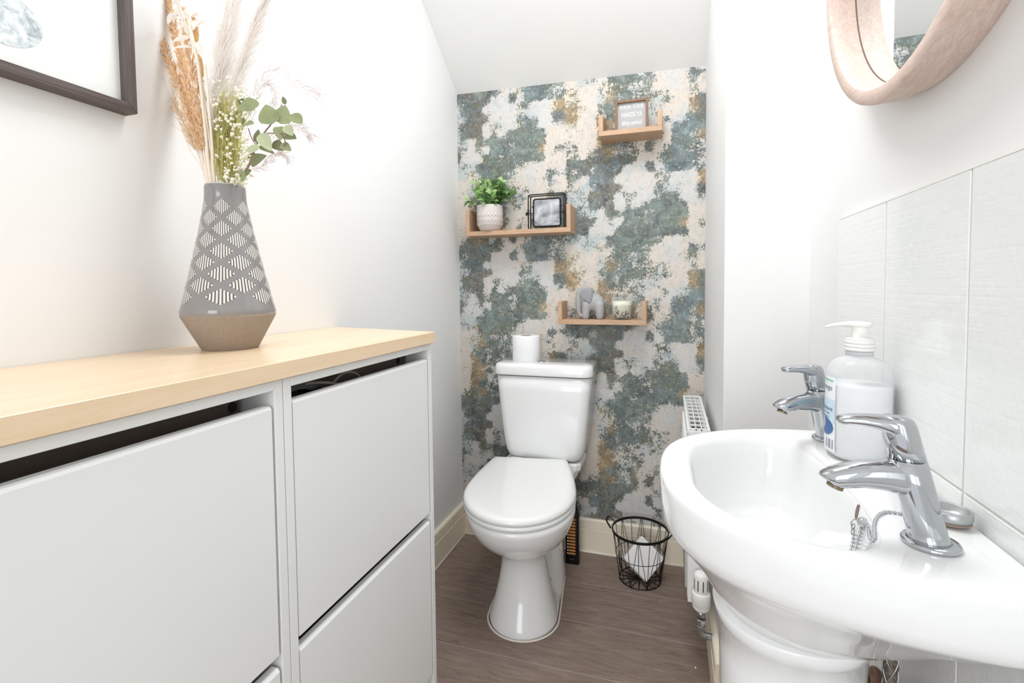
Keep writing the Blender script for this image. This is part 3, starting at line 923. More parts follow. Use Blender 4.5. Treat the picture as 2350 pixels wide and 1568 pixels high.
# the pebble printed on the paper: a flat shape with a marbled watercolour wash
pc = at(10, 38, 'x', XL + 0.0123)
pb = MB()
ring = []
a1_, b1_ = (at(92, 60, 'x', XL + 0.0123) - pc), (at(45, 117, 'x', XL + 0.0123) - pc)
for j in range(40):
    ang = 2 * math.pi * j / 40
    rr = 1.0 + 0.05 * math.cos(2 * ang + 0.6) + 0.03 * math.cos(3 * ang)
    ring.append((XL + 0.0123, pc.y + a1_.y * rr * math.cos(ang), pc.z - b1_.z * rr * math.sin(ang)))
pb.rings([ring, [(p[0] + 0.0002, p[1], p[2]) for p in ring]], False, True, False)
mpb = mat('pebble_wash', (190, 198, 200), 0.6)
def pebble_nodes(m):
    nt = m.node_tree
    nz = [n for n in nt.nodes if n.type == 'TEX_NOISE'][0]
    nz.inputs['Scale'].default_value = 46
    nz.inputs['Detail'].default_value = 9
    nz.inputs['Roughness'].default_value = 0.72
    nz.inputs['Distortion'].default_value = 0.9
    rp = [n for n in nt.nodes if n.type == 'VALTORGB'][0]
    e = rp.color_ramp.elements
    e[0].position, e[0].color = 0.30, rgb(120, 128, 134)
    e[1].position, e[1].color = 0.60, rgb(240, 242, 241)
    q = e.new(0.42); q.color = rgb(180, 190, 194)
    q = e.new(0.5); q.color = rgb(214, 222, 224)
pebble_nodes(mpb)
pb.build('pebble_motif', mpb, pf)
M_GLASS = mat('clear_glass', (255, 255, 255), 0.0, trans=1.0, ior=1.12, var=0)

# ---------------------------------------------------------------- toilet
TX, YAW = -0.462, math.radians(6.0)
def trot(x, y, z):
    """local toilet coordinates (0 = axis, y = world) turned a little about the waist of the pan"""
    dx, dy = x, y - 1.56
    return (TX + dx * math.cos(YAW) - dy * math.sin(YAW), 1.56 + dx * math.sin(YAW) + dy * math.cos(YAW), z)
to = thing('toilet', 'white close-coupled toilet with its lid closed against the patterned wall', 'toilet', (TX, 1.62, 0))
def psec(z, yf, yr, hw, wr, pinch, lf, n=44):
    """one horizontal section of the pan: rounded front of half width hw, waist, then a rear plate of half width wr"""
    right = []
    for i in range(n + 1):
        u = i / n
        yy = yf + (yr - yf) * (u ** 1.5 if u < 1 else 1)
        e = min(1.0, (yy - yf) / lf)
        w = hw * math.sqrt(max(0.0, 1 - (1 - e) ** 2))
        s = (yy - yf - lf) / max(1e-6, (yr - yf - lf))
        if s > 0:
            w = hw + (wr - hw) * (s * s * (3 - 2 * s))
            w -= pinch * math.exp(-((s - 0.45) / 0.20) ** 2)
        right.append((w, yy))
    pts = [trot(w, yy, z) for w, yy in right] + [trot(-w, yy, z) for w, yy in reversed(right[1:])]
    return pts
SEC = [(0.000, 1.418, 1.80, 0.114, 0.116, 0.000, 0.12), (0.012, 1.420, 1.80, 0.113, 0.116, 0.006, 0.12), (0.030, 1.428, 1.80, 0.107, 0.114, 0.018, 0.115), (0.08, 1.450, 1.80, 0.094, 0.110, 0.040, 0.10),
       (0.13, 1.466, 1.80, 0.083, 0.107, 0.048, 0.09), (0.18, 1.474, 1.80, 0.0755, 0.105, 0.050, 0.085), (0.215, 1.470, 1.80, 0.075, 0.104, 0.045, 0.085), (0.238, 1.452, 1.80, 0.084, 0.104, 0.034, 0.09), (0.252, 1.430, 1.80, 0.098, 0.104, 0.020, 0.11),
       (0.272, 1.398, 1.81, 0.120, 0.107, 0.006, 0.135), (0.295, 1.366, 1.82, 0.138, 0.112, 0, 0.155), (0.325, 1.335, 1.83, 0.156, 0.118, 0, 0.18), (0.355, 1.313, 1.84, 0.168, 0.124, 0, 0.20), (0.380, 1.301, 1.85, 0.175, 0.128, 0, 0.215), (0.397, 1.298, 1.85, 0.176, 0.13, 0, 0.215), (0.401, 1.303, 1.848, 0.172, 0.127, 0, 0.215)]
MB().rings([psec(*q) for q in SEC], True, True, True).build('pan', M_CER, to)
MB().tube([Vector(p) + Vector((0, 0, 0.001)) for p in psec(0.0, 1.4155, 1.80, 0.1185, 0.114, 0, 0.12)], 0.0032, 6, closed=True).build('silicone_bead', M_CAULK, to)
YAW2 = math.radians(9.0)
def trot2(x, y, z):
    dx, dy = x, y - 1.40
    return (TX + 0.018 + dx * math.cos(YAW2) - dy * math.sin(YAW2), 1.40 + dx * math.sin(YAW2) + dy * math.cos(YAW2), z)
def dsec(z, g, yr=1.822, yf=1.297):
    """D-shaped outline of seat and lid, shrunk by g"""
    R = []
    n = 40
    right = []
    hw = 0.183
    yc = 1.528
    for i in range(n + 1):
        a = math.pi / 2 * i / n
        right.append(((hw - g) * math.sin(a) ** 0.98, yc - (yc - yf - g) * math.cos(a)))
    for i in range(1, 13):
        u = i / 12
        w = hw + (0.144 - hw) * (u ** 1.6)
        right.append((w - g, yc + (yr - g - yc) * u))
    return [trot2(w, yy, z) for w, yy in right] + [trot2(-w, yy, z) for w, yy in reversed(right[1:])]
MB().rings([dsec(0.4035, 0.006), dsec(0.405, 0.002), dsec(0.410, 0.0), dsec(0.417, 0.001), dsec(0.4195, 0.004)], True, True, True).build('seat', M_SEAT, to)
MB().rings([dsec(0.4205, 0.004), dsec(0.422, 0.0005), dsec(0.428, -0.0005), dsec(0.435, 0.0015), dsec(0.440, 0.006), dsec(0.4425, 0.014), dsec(0.444, 0.03), dsec(0.4455, 0.07), dsec(0.4460, 0.12)], True, True, True).build('lid', M_SEAT, to)
for sx in (-0.075, 0.075):
    q = trot(sx, 1.828, 0.425)
    MB().tube([(q[0] - 0.022, q[1], q[2]), (q[0] + 0.022, q[1], q[2])], 0.011, 12).build('hinge', M_SEAT, to)
# shelf of ceramic that carries the cistern
R = []
for z, hw, yf in ((0.30, 0.09, 1.83), (0.36, 0.125, 1.82), (0.40, 0.148, 1.825), (0.424, 0.150, 1.83)):
    R.append([(TX - 0.006 + sx * hw, yy, z) for sx, yy in ((-0.9, yf), (-0.3, yf - 0.004), (0.3, yf - 0.004), (0.9, yf), (1, yf + 0.02), (1, 1.985), (-1, 1.985), (-1, yf + 0.02))])
MB().rings(R, True, True, False).build('cistern_shelf', M_CER, to, bevel=0.006, seg=3)
def cist(z, hw, yf, rad, yb=1.992):
    P = []
    cx_ = TX - 0.002
    for k in range(9):
        a = -math.pi / 2 + math.pi / 2 * k / 8
        P.append((cx_ + hw - rad + rad * math.cos(a), yf + rad + rad * math.sin(a)))
    P += [(cx_ + hw, yb), (cx_ - hw, yb)]
    for k in range(9):
        a = math.pi + math.pi / 2 * k / 8
        P.append((cx_ - hw + rad + rad * math.cos(a), yf + rad + rad * math.sin(a)))
    m_ = len(P)
    out = []
    for i in range(m_):
        out.append((P[i][0], P[i][1], z))
    # a slight bow of the front
    return [(x, yy - (0.008 * (1 - ((x - cx_) / hw) ** 2) if yy < yf + rad else 0), z) for x, yy, z in out]
MB().rings([cist(0.4255, 0.128, 1.855, 0.03), cist(0.430, 0.138, 1.842, 0.03), cist(0.440, 0.147, 1.832, 0.032), cist(0.46, 0.155, 1.827, 0.034), cist(0.50, 0.162, 1.823, 0.034), cist(0.56, 0.169, 1.820, 0.034), cist(0.64, 0.177, 1.817, 0.034), cist(0.70, 0.182, 1.816, 0.034), cist(0.757, 0.186, 1.815, 0.034)], True, True, True).build('cistern', M_CER, to)
MB().rings([cist(0.7572, 0.1868, 1.8142, 0.034), cist(0.7602, 0.1868, 1.8142, 0.034)], True, True, False).build('shadow_gap', mat('dark_gap', (40, 38, 36), 0.8), to)
MB().rings([cist(0.7600, 0.186, 1.814, 0.034), cist(0.7605, 0.1925, 1.808, 0.036), cist(0.765, 0.194, 1.807, 0.037), cist(0.790, 0.1935, 1.809, 0.037), cist(0.799, 0.1905, 1.812, 0.036), cist(0.8035, 0.185, 1.818, 0.035), cist(0.805, 0.176, 1.827, 0.033), cist(0.8055, 0.16, 1.845, 0.03)], True, True, True).build('cistern_lid', M_CER, to)
bt = MB().disc((-0.478, 1.882, 0.8050), (0, 0, 1), 0.0165, 0.0025, 32).build('flush_button', M_CHROME, to)
MB().disc((-0.478, 1.882, 0.8070), (0, 0, 1), 0.0125, 0.0018, 32).build('button_cap', M_STEEL, bt)
q = at(1267, 1356, 'y', 1.70)
MB().disc(Vector(trot(0.0695, 1.655, 0.062)), (0.9, -0.25, 0.35), 0.008, 0.006, 16).build('fixing_cap', mat('fixing_screw', (120, 124, 120), 0.4, 0.6), to)

# toilet roll standing on the cistern
ro = thing('toilet_roll', 'white toilet roll standing on the toilet cistern lid', 'toilet roll', (-0.548, 1.905, 0.8055))
MB().lathe([(0.0215, 0.8055), (0.0535, 0.8055), (0.0548, 0.8075), (0.0548, 0.903), (0.0535, 0.9055), (0.0215, 0.9055)], -0.548, 1.905, 56, False, False).build('paper', mat('tissue_paper', (246, 246, 246), 0.9, var=0.005, bump=0.15, bscale=500), ro)
MB().lathe([(0.0213, 0.8060), (0.0213, 0.9050), (0.0200, 0.9050), (0.0200, 0.8060)], -0.548, 1.905, 32, False, False).build('core', mat('card_core', (168, 150, 128), 0.9), ro)

# black container behind the toilet with a row of amber bands
bo = thing('air_freshener', 'slim black bottle with a column of amber bands behind the toilet', 'bottle', (-0.362, 1.905, 0))
BX, BY = -0.362, 1.905
def rbox(z, hx, hy, rad, cx_=BX, cy_=BY, n=5):
    P = []
    for sx, sy, a0 in ((1, 1, 0), (-1, 1, 90), (-1, -1, 180), (1, -1, 270)):
        for k in range(n):
            a = math.radians(a0 + 90 * k / (n - 1))
            P.append((cx_ + sx * (hx - rad) + rad * math.cos(a), cy_ + sy * (hy - rad) + rad * math.sin(a), z))
    return P
M_BLKP = mat('black_plastic', (14, 15, 17), 0.3)
MB().rings([rbox(0.0, 0.026, 0.016, 0.008), rbox(0.004, 0.0275, 0.0175, 0.009), rbox(0.20, 0.0265, 0.017, 0.009), rbox(0.225, 0.02, 0.013, 0.008), rbox(0.245, 0.012, 0.010, 0.006)], True, True, True).build('body', M_BLKP, bo)
M_AMB = mat('amber_band', (206, 140, 74), 0.35, var=0.15, vscale=60)
for k in range(12):
    z = 0.040 + 0.0125 * k
    b_ = MB().prism([(BX - 0.013, z), (BX + 0.015, z + 0.001), (BX + 0.013, z + 0.0085), (BX - 0.013, z + 0.0075)], 'y', BY - 0.0185, BY - 0.016).build('amber_band', M_AMB, bo)
    MB().box(BX - 0.0185, BX - 0.0145, BY - 0.0184, BY - 0.016, z + 0.001, z + 0.007).build('white_mark', M_PLAST, b_)
MB().box(BX - 0.010, BX + 0.008, BY - 0.0181, BY - 0.0165, 0.0205, 0.0222).build('pale_line', mat('grey_print', (120, 120, 118), 0.5), bo)

# ---------------------------------------------------------------- three U-shaped oak shelves on the patterned wall
def shelf(x0, x1, zb, ze, label, th=0.0185, yf=1.90):
    t = thing('wall_shelf', label, 'shelf', ((x0 + x1) / 2, YB, zb), 'U-shaped oak wall shelves')
    yb = YB - 0.001
    MB().box(x0, x1, yf, yb, zb, zb + th).build('base_board', M_OAK, t, bevel=0.0008, seg=1)
    MB().box(x0, x0 + th - 0.002, yf, yb, zb + th, ze).build('end_board', M_OAKV, t, bevel=0.0008, seg=1)
    MB().box(x1 - th + 0.002, x1, yf, yb, zb + th, ze).build('end_board', M_OAKV, t, bevel=0.0008, seg=1)
shelf(-0.802, -0.364, 1.313, 1.421, 'widest U-shaped oak shelf, left, holding the plant and black wire frame')
shelf(-0.255, -0.025, 1.666, 1.740, 'small U-shaped oak shelf highest on the wall, holding the lettered sign')
shelf(-0.416, -0.080, 0.953, 1.043, 'U-shaped oak shelf lowest on the wall, holding the elephant and candle')

# potted plant
PX, PY, PZ = -0.706, 1.930, 1.3317
pp = thing('potted_plant', 'small bushy green plant in a white patterned pot on the widest shelf', 'plant', (PX, PY, PZ))
M_POT = mat('white_pot', (228, 220, 214), 0.6, var=0.03, vscale=60)
M_POTB = mat('pot_speckle', (206, 190, 180), 0.8, var=0.12, vscale=420)
MB().lathe([(0.0485, PZ + 0.021), (0.0525, PZ + 0.024), (0.0540, PZ + 0.040), (0.0545, PZ + 0.085), (0.0535, PZ + 0.1035), (0.0520, PZ + 0.1055), (0.0500, PZ + 0.1045), (0.0495, PZ + 0.090)], PX, PY, 56, False, True).build('pot', M_POT, pp)
MB().lathe([(0.036, PZ), (0.038, PZ + 0.001), (0.044, PZ + 0.008), (0.0488, PZ + 0.0205), (0.0492, PZ + 0.0215)], PX, PY, 56, True, True).build('pot_foot', M_POTB, pp)
mg = mat('pot_groove', (150, 136, 130), 0.8)
gb = MB()
NP = 26
def pr_(z): return 0.0529 if z < PZ + 0.03 else 0.0545
for j in range(NP):
    a0, a1 = 2 * math.pi * j / NP, 2 * math.pi * (j + 1) / NP
    am = (a0 + a1) / 2
    def pt(a, z, q=0.0547): return (PX + q * math.cos(a), PY + q * math.sin(a), PZ + z)
    for a, z0, z1 in ((a0, 0.066, 0.101), (am, 0.072, 0.101), (a0, 0.042, 0.054), (am, 0.036, 0.059), (a0, 0.026, 0.031)):
        gb.tube([pt(a, z0), pt(a, z1)], 0.0004, 4, caps=False)
    for zz in (0.060, 0.0365):
        gb.tube([pt(a0, zz + 0.006), pt(am, zz)], 0.0004, 4, caps=False)
        gb.tube([pt(am, zz), pt(a1, zz + 0.006)], 0.0004, 4, caps=False)
        gb.tube([pt(a0, zz - 0.006), pt(am, zz)], 0.0004, 4, caps=False)
        gb.tube([pt(am, zz), pt(a1, zz - 0.006)], 0.0004, 4, caps=False)
gb.build('incised_pattern', mg, pp, fix=False)
MB().lathe([(0.001, PZ + 0.092), (0.0505, PZ + 0.092)], PX, PY, 24, True, False).build('soil', mat('dark_soil', (58, 52, 40), 0.9), pp)
M_LF = [mat('plant_leaf', (112, 150, 82), 0.4, var=0.14, vscale=60), mat('plant_leaf_light', (160, 188, 128), 0.4, var=0.10, vscale=60), mat('plant_leaf_dark', (72, 104, 52), 0.45, var=0.12, vscale=60)]
lms = [leaf_mesh('plant_leaf', m, 0.034, 0.0105, 0.35, 0.35, 1.0) for m in M_LF]
rs = random.Random(11)
stm = MB()
C0 = Vector((PX, PY, PZ + 0.098))
for k in range(42):
    az = rs.uniform(0, 6.283)
    el = rs.uniform(0.30, 1.5)
    L_ = rs.uniform(0.052, 0.080) * (0.78 + 0.72 * math.sin(el))
    dr = Vector((math.cos(az) * math.cos(el) * 1.15, math.sin(az) * math.cos(el) * 0.62, math.sin(el)))
    b = C0 + Vector((math.cos(az), math.sin(az) * 0.7, 0)) * rs.uniform(0.005, 0.03)
    e = b + dr * L_
    e.y = min(e.y, YB - 0.03)
    P = curve_pts([b, b.lerp(e, 0.5) + Vector((0, 0, 0.006)), e], 8)
    stm.tube(P, 0.0008, 5, caps=False)
    for i in (2, 3, 4, 5, 6, 7):
        if rs.random() < 0.12: continue
        td = (P[i] - P[i - 1]).normalized()
        o_ = td.orthogonal().normalized()
        o_.rotate(Matrix.Rotation(rs.uniform(0, 6.283), 3, td))
        ld = (td * 0.7 + o_ * 0.8).normalized()
        tip = P[i] + ld * 0.03
        if tip.y > YB - 0.006 or (tip.z < PZ + 0.1 and abs(tip.x - PX) < 0.05): continue
        if tip.x < XL + 0.01: continue
        s_ = rs.uniform(0.75, 1.1)
        place('leaf', rs.choice(lms), frame_matrix(P[i], ld, (rs.uniform(-.4, .4), -0.8, 0.7), (s_, s_, s_)), pp)
stm.build('stems', M_LF[2], pp, fix=False)

# black wire swing frame with its grey picture
wf = thing('wire_photo_frame', 'black wire swing photo frame with a blurred grey picture on the widest shelf', 'photo frame', (-0.47, 1.93, 1.3317))
zf = 1.3317
def loop(y, xa, xb, z0, z1, rc, n=6):
    P = [Vector((xa, y, z0))]
    for cx_, cz_, a0 in ((xa + rc, z1 - rc, 180), (xb - rc, z1 - rc, 90)):
        for k in range(n + 1):
            a = math.radians(a0 - 90 * k / n)
            P.append(Vector((cx_ + rc * math.cos(a), y, cz_ + rc * math.sin(a))))
    P.append(Vector((xb, y, z0)))
    return P
MB().tube(loop(1.915, -0.537, -0.392, zf + 0.0024, zf + 0.136, 0.010), 0.0024, 8).build('front_loop', M_BLACK, wf)
MB().tube(loop(1.950, -0.537, -0.392, zf + 0.0024, zf + 0.136, 0.010), 0.0024, 8).build('rear_loop', M_BLACK, wf)
mb = MB()
for x in (-0.537, -0.392):
    for z in (zf + 0.0026, zf + 0.133):
        mb.tube([(x, 1.915, z), (x, 1.950, z)], 0.0022, 8)
mb.build('cross_bars', M_BLACK, wf)
xa, xb, za, zb = -0.519, -0.410, zf + 0.011, zf + 0.119
def rr_loop(y, xa, xb, za, zb, rc, n=5):
    P = []
    for cx_, cz_, a0 in ((xb - rc, zb - rc, 0), (xa + rc, zb - rc, 90), (xa + rc, za + rc, 180), (xb - rc, za + rc, 270)):
        for k in range(n):
            a = math.radians(a0 + 90 * k / (n - 1))
            P.append(Vector((cx_ + rc * math.cos(a), y, cz_ + rc * math.sin(a))))
    return P
MB().tube(rr_loop(1.930, xa, xb, za, zb, 0.008), 0.0034, 8, closed=True).build('inner_frame', M_BLACK, wf)
mp_ = mat('blurred_picture', (150, 152, 158), 0.15, coat=0.8)
nz = [n for n in mp_.node_tree.nodes if n.type == 'TEX_NOISE'][0]
nz.inputs['Scale'].default_value = 26; nz.inputs['Detail'].default_value = 2.5
rp = [n for n in mp_.node_tree.nodes if n.type == 'VALTORGB'][0]
rp.color_ramp.elements[0].color = rgb(98, 100, 108); rp.color_ramp.elements[1].color = rgb(212, 214, 220)
MB().box(xa + 0.001, xb - 0.001, 1.9285, 1.9315, za + 0.001, zb - 0.001).build('picture', mp_, wf)
for x0, x1 in ((-0.549, xa), (xb, -0.380)):
    MB().tube([(x0, 1.930, zf + 0.064), (x1, 1.930, zf + 0.064)], 0.0018, 8).build('pivot_rod', M_BLACK, wf)
for x in (-0.546, -0.383):
    MB().ball((x, 1.930, zf + 0.064), 0.0062, 12, 8).build('pivot_knob', M_BLACK, wf)
for x, z in ((xa - 0.002, zf + 0.09), (xa - 0.002, zf + 0.038), (xb + 0.002, zf + 0.09), (xb + 0.002, zf + 0.038), (-0.487, za - 0.003), (-0.432, za - 0.003)):
    MB().ball((x, 1.928, z), 0.0042, 8, 6).build('clip', M_BLACK, wf)

# lettered sign
sg = thing('lettered_sign', 'small brown framed grey sign reading WASH YOUR HANDS on the highest shelf', 'sign', (-0.135, 1.94, 1.6847))
M_SGN = wood('sign_frame_wood', (112, 82, 58), (150, 114, 84), 'z', 90, 0.5, 10)
sx0, sx1, sz0, sz1 = -0.197, -0.076, 1.6847, 1.800
b = 0.0085
for n_, p in (('side_rail', [(sx0, sz0), (sx0 + b, sz0 + b), (sx0 + b, sz1 - b), (sx0, sz1)]), ('side_rail', [(sx1, sz0), (sx1, sz1), (sx1 - b, sz1 - b), (sx1 - b, sz0 + b)]),
              ('top_rail', [(sx0, sz1), (sx0 + b, sz1 - b), (sx1 - b, sz1 - b), (sx1, sz1)]), ('bottom_rail', [(sx0, sz0), (sx1, sz0), (sx1 - b, sz0 + b), (sx0 + b, sz0 + b)])):
    MB().prism(p, 'y', 1.929, 1.951).build(n_, M_SGN, sg)
MB().box(sx0 + b - 0.001, sx1 - b + 0.001, 1.940, 1.944, sz0 + b - 0.001, sz1 - b + 0.001).build('panel', mat('sign_grey', (178, 176, 176), 0.6), sg)
M_LET = mat('white_lettering', (244, 244, 244), 0.6, var=0)
RX = Matrix.Rotation(math.radians(90), 4, 'X')
for txt, zz, size, xs, shr in (('WASH YOUR', 1.7765, 0.0245, 0.62, 0.0), ('HANDS YA', 1.7465, 0.0245, 0.62, 0.0), ('filthy animal', 1.7160, 0.0225, 0.68, 0.22)):
    me = text_mesh(txt, size, xs, shr, 0.0002, 0.0)
    me.materials.clear(); me.materials.append(M_LET)
    place('lettering', me, Matrix.Translation((-0.1365, 1.9396, zz)) @ RX, sg)

# elephant ornament: blobs fused into one surface
def fused(name, parts, m, parent, voxel, smooth=6):
    mb = MB()
    for kind, a in parts:
        if kind == 'e':
            c, sc = a
            mb.ball(c, 1.0, 20, 14, sc)
        else:
            pts, rad = a
            mb.tube(curve_pts(pts, 16), [rad[0] + (rad[1] - rad[0]) * i / 15 for i in range(16)], 14)
            mb.ball(pts[-1], rad[1], 12, 8)
            mb.ball(pts[0], rad[0], 12, 8)
    me = mb.mesh(name, m)
    o = bpy.data.objects.new(name, me)
    COL.objects.link(o)
    r_ = o.modifiers.new('r', 'REMESH'); r_.mode = 'VOXEL'; r_.voxel_size = voxel
    s_ = o.modifiers.new('s', 'SMOOTH'); s_.iterations = smooth; s_.factor = 0.5
    dg = bpy.context.evaluated_depsgraph_get()
    me2 = bpy.data.meshes.new_from_object(o.evaluated_get(dg))
    bpy.data.objects.remove(o)
    me2.polygons.foreach_set('use_smooth', [True] * len(me2.polygons))
    me2.materials.clear(); me2.materials.append(m)
    me2.name = name
    return place(name, me2, Matrix.Identity(4), parent)
M_ELE = mat('grey_stone_ceramic', (172, 172, 171), 0.6, var=0.06, vscale=90, bump=0.15, bscale=600)
M_ELED = mat('grey_stone_ear', (154, 154, 157), 0.65, var=0.07, vscale=120)
EX, EY, EZ = -0.296, 1.955, 0.9715
el = thing('elephant_ornament', 'grey stone-look elephant figurine facing left on the lowest shelf', 'ornament', (EX, EY, EZ))
def e_(x, z, y=0.0): return (EX + x, EY + y, EZ + z)
fused('body', [('e', (e_(0.014, 0.066), (0.040, 0.028, 0.036))), ('e', (e_(0.030, 0.058), (0.026, 0.027, 0.038))), ('e', (e_(-0.026, 0.092), (0.026, 0.024, 0.034))), ('e', (e_(-0.030, 0.108), (0.020, 0.020, 0.017))),
               ('t', ([e_(-0.041, 0.104, -0.002), e_(-0.046, 0.075, -0.004), e_(-0.046, 0.045, -0.004), e_(-0.043, 0.024, -0.004), e_(-0.037, 0.011, -0.004)], (0.016, 0.0068))),
               ('t', ([e_(-0.014, 0.058, -0.013), e_(-0.016, 0.03, -0.014), e_(-0.017, 0.011, -0.014)], (0.018, 0.0145))), ('t', ([e_(-0.014, 0.058, 0.013), e_(-0.016, 0.03, 0.014), e_(-0.017, 0.011, 0.014)], (0.018, 0.0145))),
               ('t', ([e_(0.036, 0.055, -0.013), e_(0.038, 0.03, -0.014), e_(0.038, 0.011, -0.014)], (0.019, 0.0145))), ('t', ([e_(0.036, 0.055, 0.013), e_(0.038, 0.03, 0.014), e_(0.038, 0.011, 0.014)], (0.019, 0.0145)))], M_ELE, el, 0.0022, 5)
for sy in (-1, 1):
    ear = []
    for x, z in ((-0.036, 0.106), (-0.030, 0.118), (-0.012, 0.1235), (0.004, 0.122), (0.011, 0.112), (0.012, 0.092), (0.009, 0.070), (0.002, 0.062), (-0.008, 0.063), (-0.020, 0.074), (-0.032, 0.082), (-0.038, 0.094)):
        ear.append((x, z))
    cxx = sum(p[0] for p in ear) / len(ear); czz = sum(p[1] for p in ear) / len(ear)
    R = []
    for s_, yy in ((0.96, 0.020), (1.0, 0.023), (0.97, 0.0275), (0.80, 0.0295), (0.4, 0.030)):
        R.append([e_(cxx + (x - cxx) * s_, czz + (z - czz) * s_, sy * (yy + 0.02 * max(0, (x + 0.03)) * 3 * 0.3)) for x, z in ear])
    MB().rings(R, True, True, True).build('ear', M_ELED, el)
MB().ball(e_(-0.0335, 0.016, -0.011), 0.0032, 10, 6).build('tusk_tip', M_PLAST, el)
MB().tube([e_(-0.022, 0.073, -0.024), e_(-0.026, 0.078, -0.024)], 0.0016, 8).build('tusk', M_PLAST, el)
MB().ball(e_(-0.040, 0.090, -0.018), 0.0016, 8, 6).build('eye', mat('eye_dark', (70, 72, 76), 0.3), el)
MB().tube(curve_pts([e_(0.055, 0.075), e_(0.061, 0.06, 0.004), e_(0.060, 0.045, 0.006)], 8), 0.0025, 6).build('tail', M_ELE, el)

# candle in a glass
KX, KY, KZ = -0.1735, 1.945, 0.9715
ka = thing('candle_jar', 'cream candle with a dark botanical print in a clear glass on the lowest shelf', 'candle', (KX, KY, KZ))
MB().lathe([(0.0335, KZ), (0.0350, KZ + 0.001), (0.0362, KZ + 0.004), (0.0395, KZ + 0.087), (0.0385, KZ + 0.0876), (0.0372, KZ + 0.086), (0.0342, KZ + 0.0095), (0.001, KZ + 0.0085)], KX, KY, 48, True, True).build('glass', M_CGLASS, ka)
MB().lathe([(0.001, KZ + 0.0095), (0.0336, KZ + 0.0095), (0.0368, KZ + 0.0705), (0.0355, KZ + 0.0715), (0.001, KZ + 0.0712)], KX, KY, 48, True, True).build('wax', mat('cream_wax', (242, 238, 222), 0.45, var=0.01, sss=0.15), ka)
MB().tube([(KX, KY, KZ + 0.071), (KX + 0.001, KY, KZ + 0.081)], 0.0009, 6).build('wick', M_PLAST, ka)
M_BOT = mat('botanical_print', (52, 50, 34), 0.6)
def ksurf(u, z):       # u: metres round the jar, 0 faces the room
    rr = 0.0362 + (0.0395 - 0.0362) * (z - 0.004) / 0.083 + 0.0003
    a = -math.pi / 2 - 0.0 + u / rr
    return Vector((KX + rr * math.cos(a), KY + rr * math.sin(a), KZ + z))
mbp = MB()
def blade(u0, z0, u1, z1, w):
    n = 6
    L_, R_ = [], []
    dx, dz = u1 - u0, z1 - z0
    l = math.hypot(dx, dz)
    for k in range(n + 1):
        t_ = k / n
        ww = w * math.sin(math.pi * min(0.97, 0.08 + 0.9 * t_))
        L_.append(ksurf(u0 + dx * t_ - dz / l * ww, z0 + dz * t_ + dx / l * ww))
        R_.append(ksurf(u0 + dx * t_ + dz / l * ww, z0 + dz * t_ - dx / l * ww))
    mbp.add(L_ + R_, [(k, k + 1, n + 2 + k, n + 1 + k) for k in range(n)])
for a in ((-.007, .020, -.023, .034, .0022), (-.008, .027, -.011, .040, .0014), (.000, .012, .004, .028, .0012), (.004, .026, .012, .032, .0010), (.012, .008, .006, .021, .0018), (.014, .010, .022, .030, .0022), (.017, .026, .021, .036, .0016), (.022, .020, .034, .026, .0014), (-.020, .008, -.022, .022, .0020), (-.028, .005, -.028, .026, .0016), (-.018, .046, -.016, .056, .0010), (-.021, .040, -.023, .050, .0012), (-.018, .040, -.014, .047, .0009), (-.004, .006, -.003, .016, .0012), (.026, .006, .030, .016, .0018), (-.019, .036, -.017, .042, .0009)):
    blade(*a)
mbp.build('leaf_print', M_BOT, ka, fix=False)
for txt, zz, uu in (('LAVENDER', 0.0585, 0.009), ('&  PEAR', 0.0515, 0.010)):
    me = text_mesh(txt, 0.0058, 0.95, 0, 0.0, -0.0004)
    for v in me.vertices:
        q = ksurf(uu + v.co.x, zz + v.co.y)
        v.co = q
    me.materials.clear(); me.materials.append(mat('pale_print', (176, 174, 166), 0.6))
    place('lettering', me, Matrix.Identity(4), ka)

# ---------------------------------------------------------------- wire basket with a white folded packet
CX, CY, HB = -0.100, 1.868, 0.187
ba = thing('wire_basket', 'black wire basket with two handles on the floor by the radiator', 'basket', (CX, CY, 0))
RT, RB = 0.1015, 0.0760
def bp_(a, z):
    rr = RB + (RT - RB) * z / HB
    return Vector((CX + rr * math.cos(a), CY + rr * math.sin(a), z))
ring = lambda rr, z, n=48: [Vector((CX + rr * math.cos(2 * math.pi * k / n), CY + rr * math.sin(2 * math.pi * k / n), z)) for k in range(n)]
R = []
n = 64
for z_, o_ in ((HB - 0.006, 0.0022), (HB + 0.003, 0.0022), (HB + 0.003, -0.0010), (HB - 0.006, -0.0010)):
    R.append(ring(RT + o_, z_, n))
R.append(R[0])
MB().rings(R, False, False, False).build('top_rim', M_BLACK, ba)
MB().tube(ring(RB + (RT - RB) * 0.52, HB * 0.52), 0.0012, 6, closed=True).build('middle_ring', M_BLACK, ba)
NB = 16
base = [Vector((CX + RB * math.cos(2 * math.pi * k / NB), CY + RB * math.sin(2 * math.pi * k / NB), 0.0022)) for k in range(NB)]
MB().tube(base, 0.0022, 6, closed=True).build('bottom_ring', M_BLACK, ba)
for k in range(NB):
    MB().tube([base[k], (CX, CY, 0.0022)], 0.0016, 5).build('spoke', M_BLACK, ba)
MB().disc((CX, CY, 0.0005), (0, 0, 1), 0.010, 0.004, 16).build('spoke_hub', M_BLACK, ba)
for k in range(NB):
    a = 2 * math.pi * k / NB
    MB().tube([bp_(a, 0.002), bp_(a, HB)], 0.0012, 5).build('wire', M_BLACK, ba)
    if k % 4 in (0, 2):
        for s_ in (-1, 1):
            MB().tube([bp_(a + s_ * 2 * math.pi / NB, 0.002), bp_(a + s_ * 0.02, HB)], 0.0011, 5).build('wire', M_BLACK, ba)
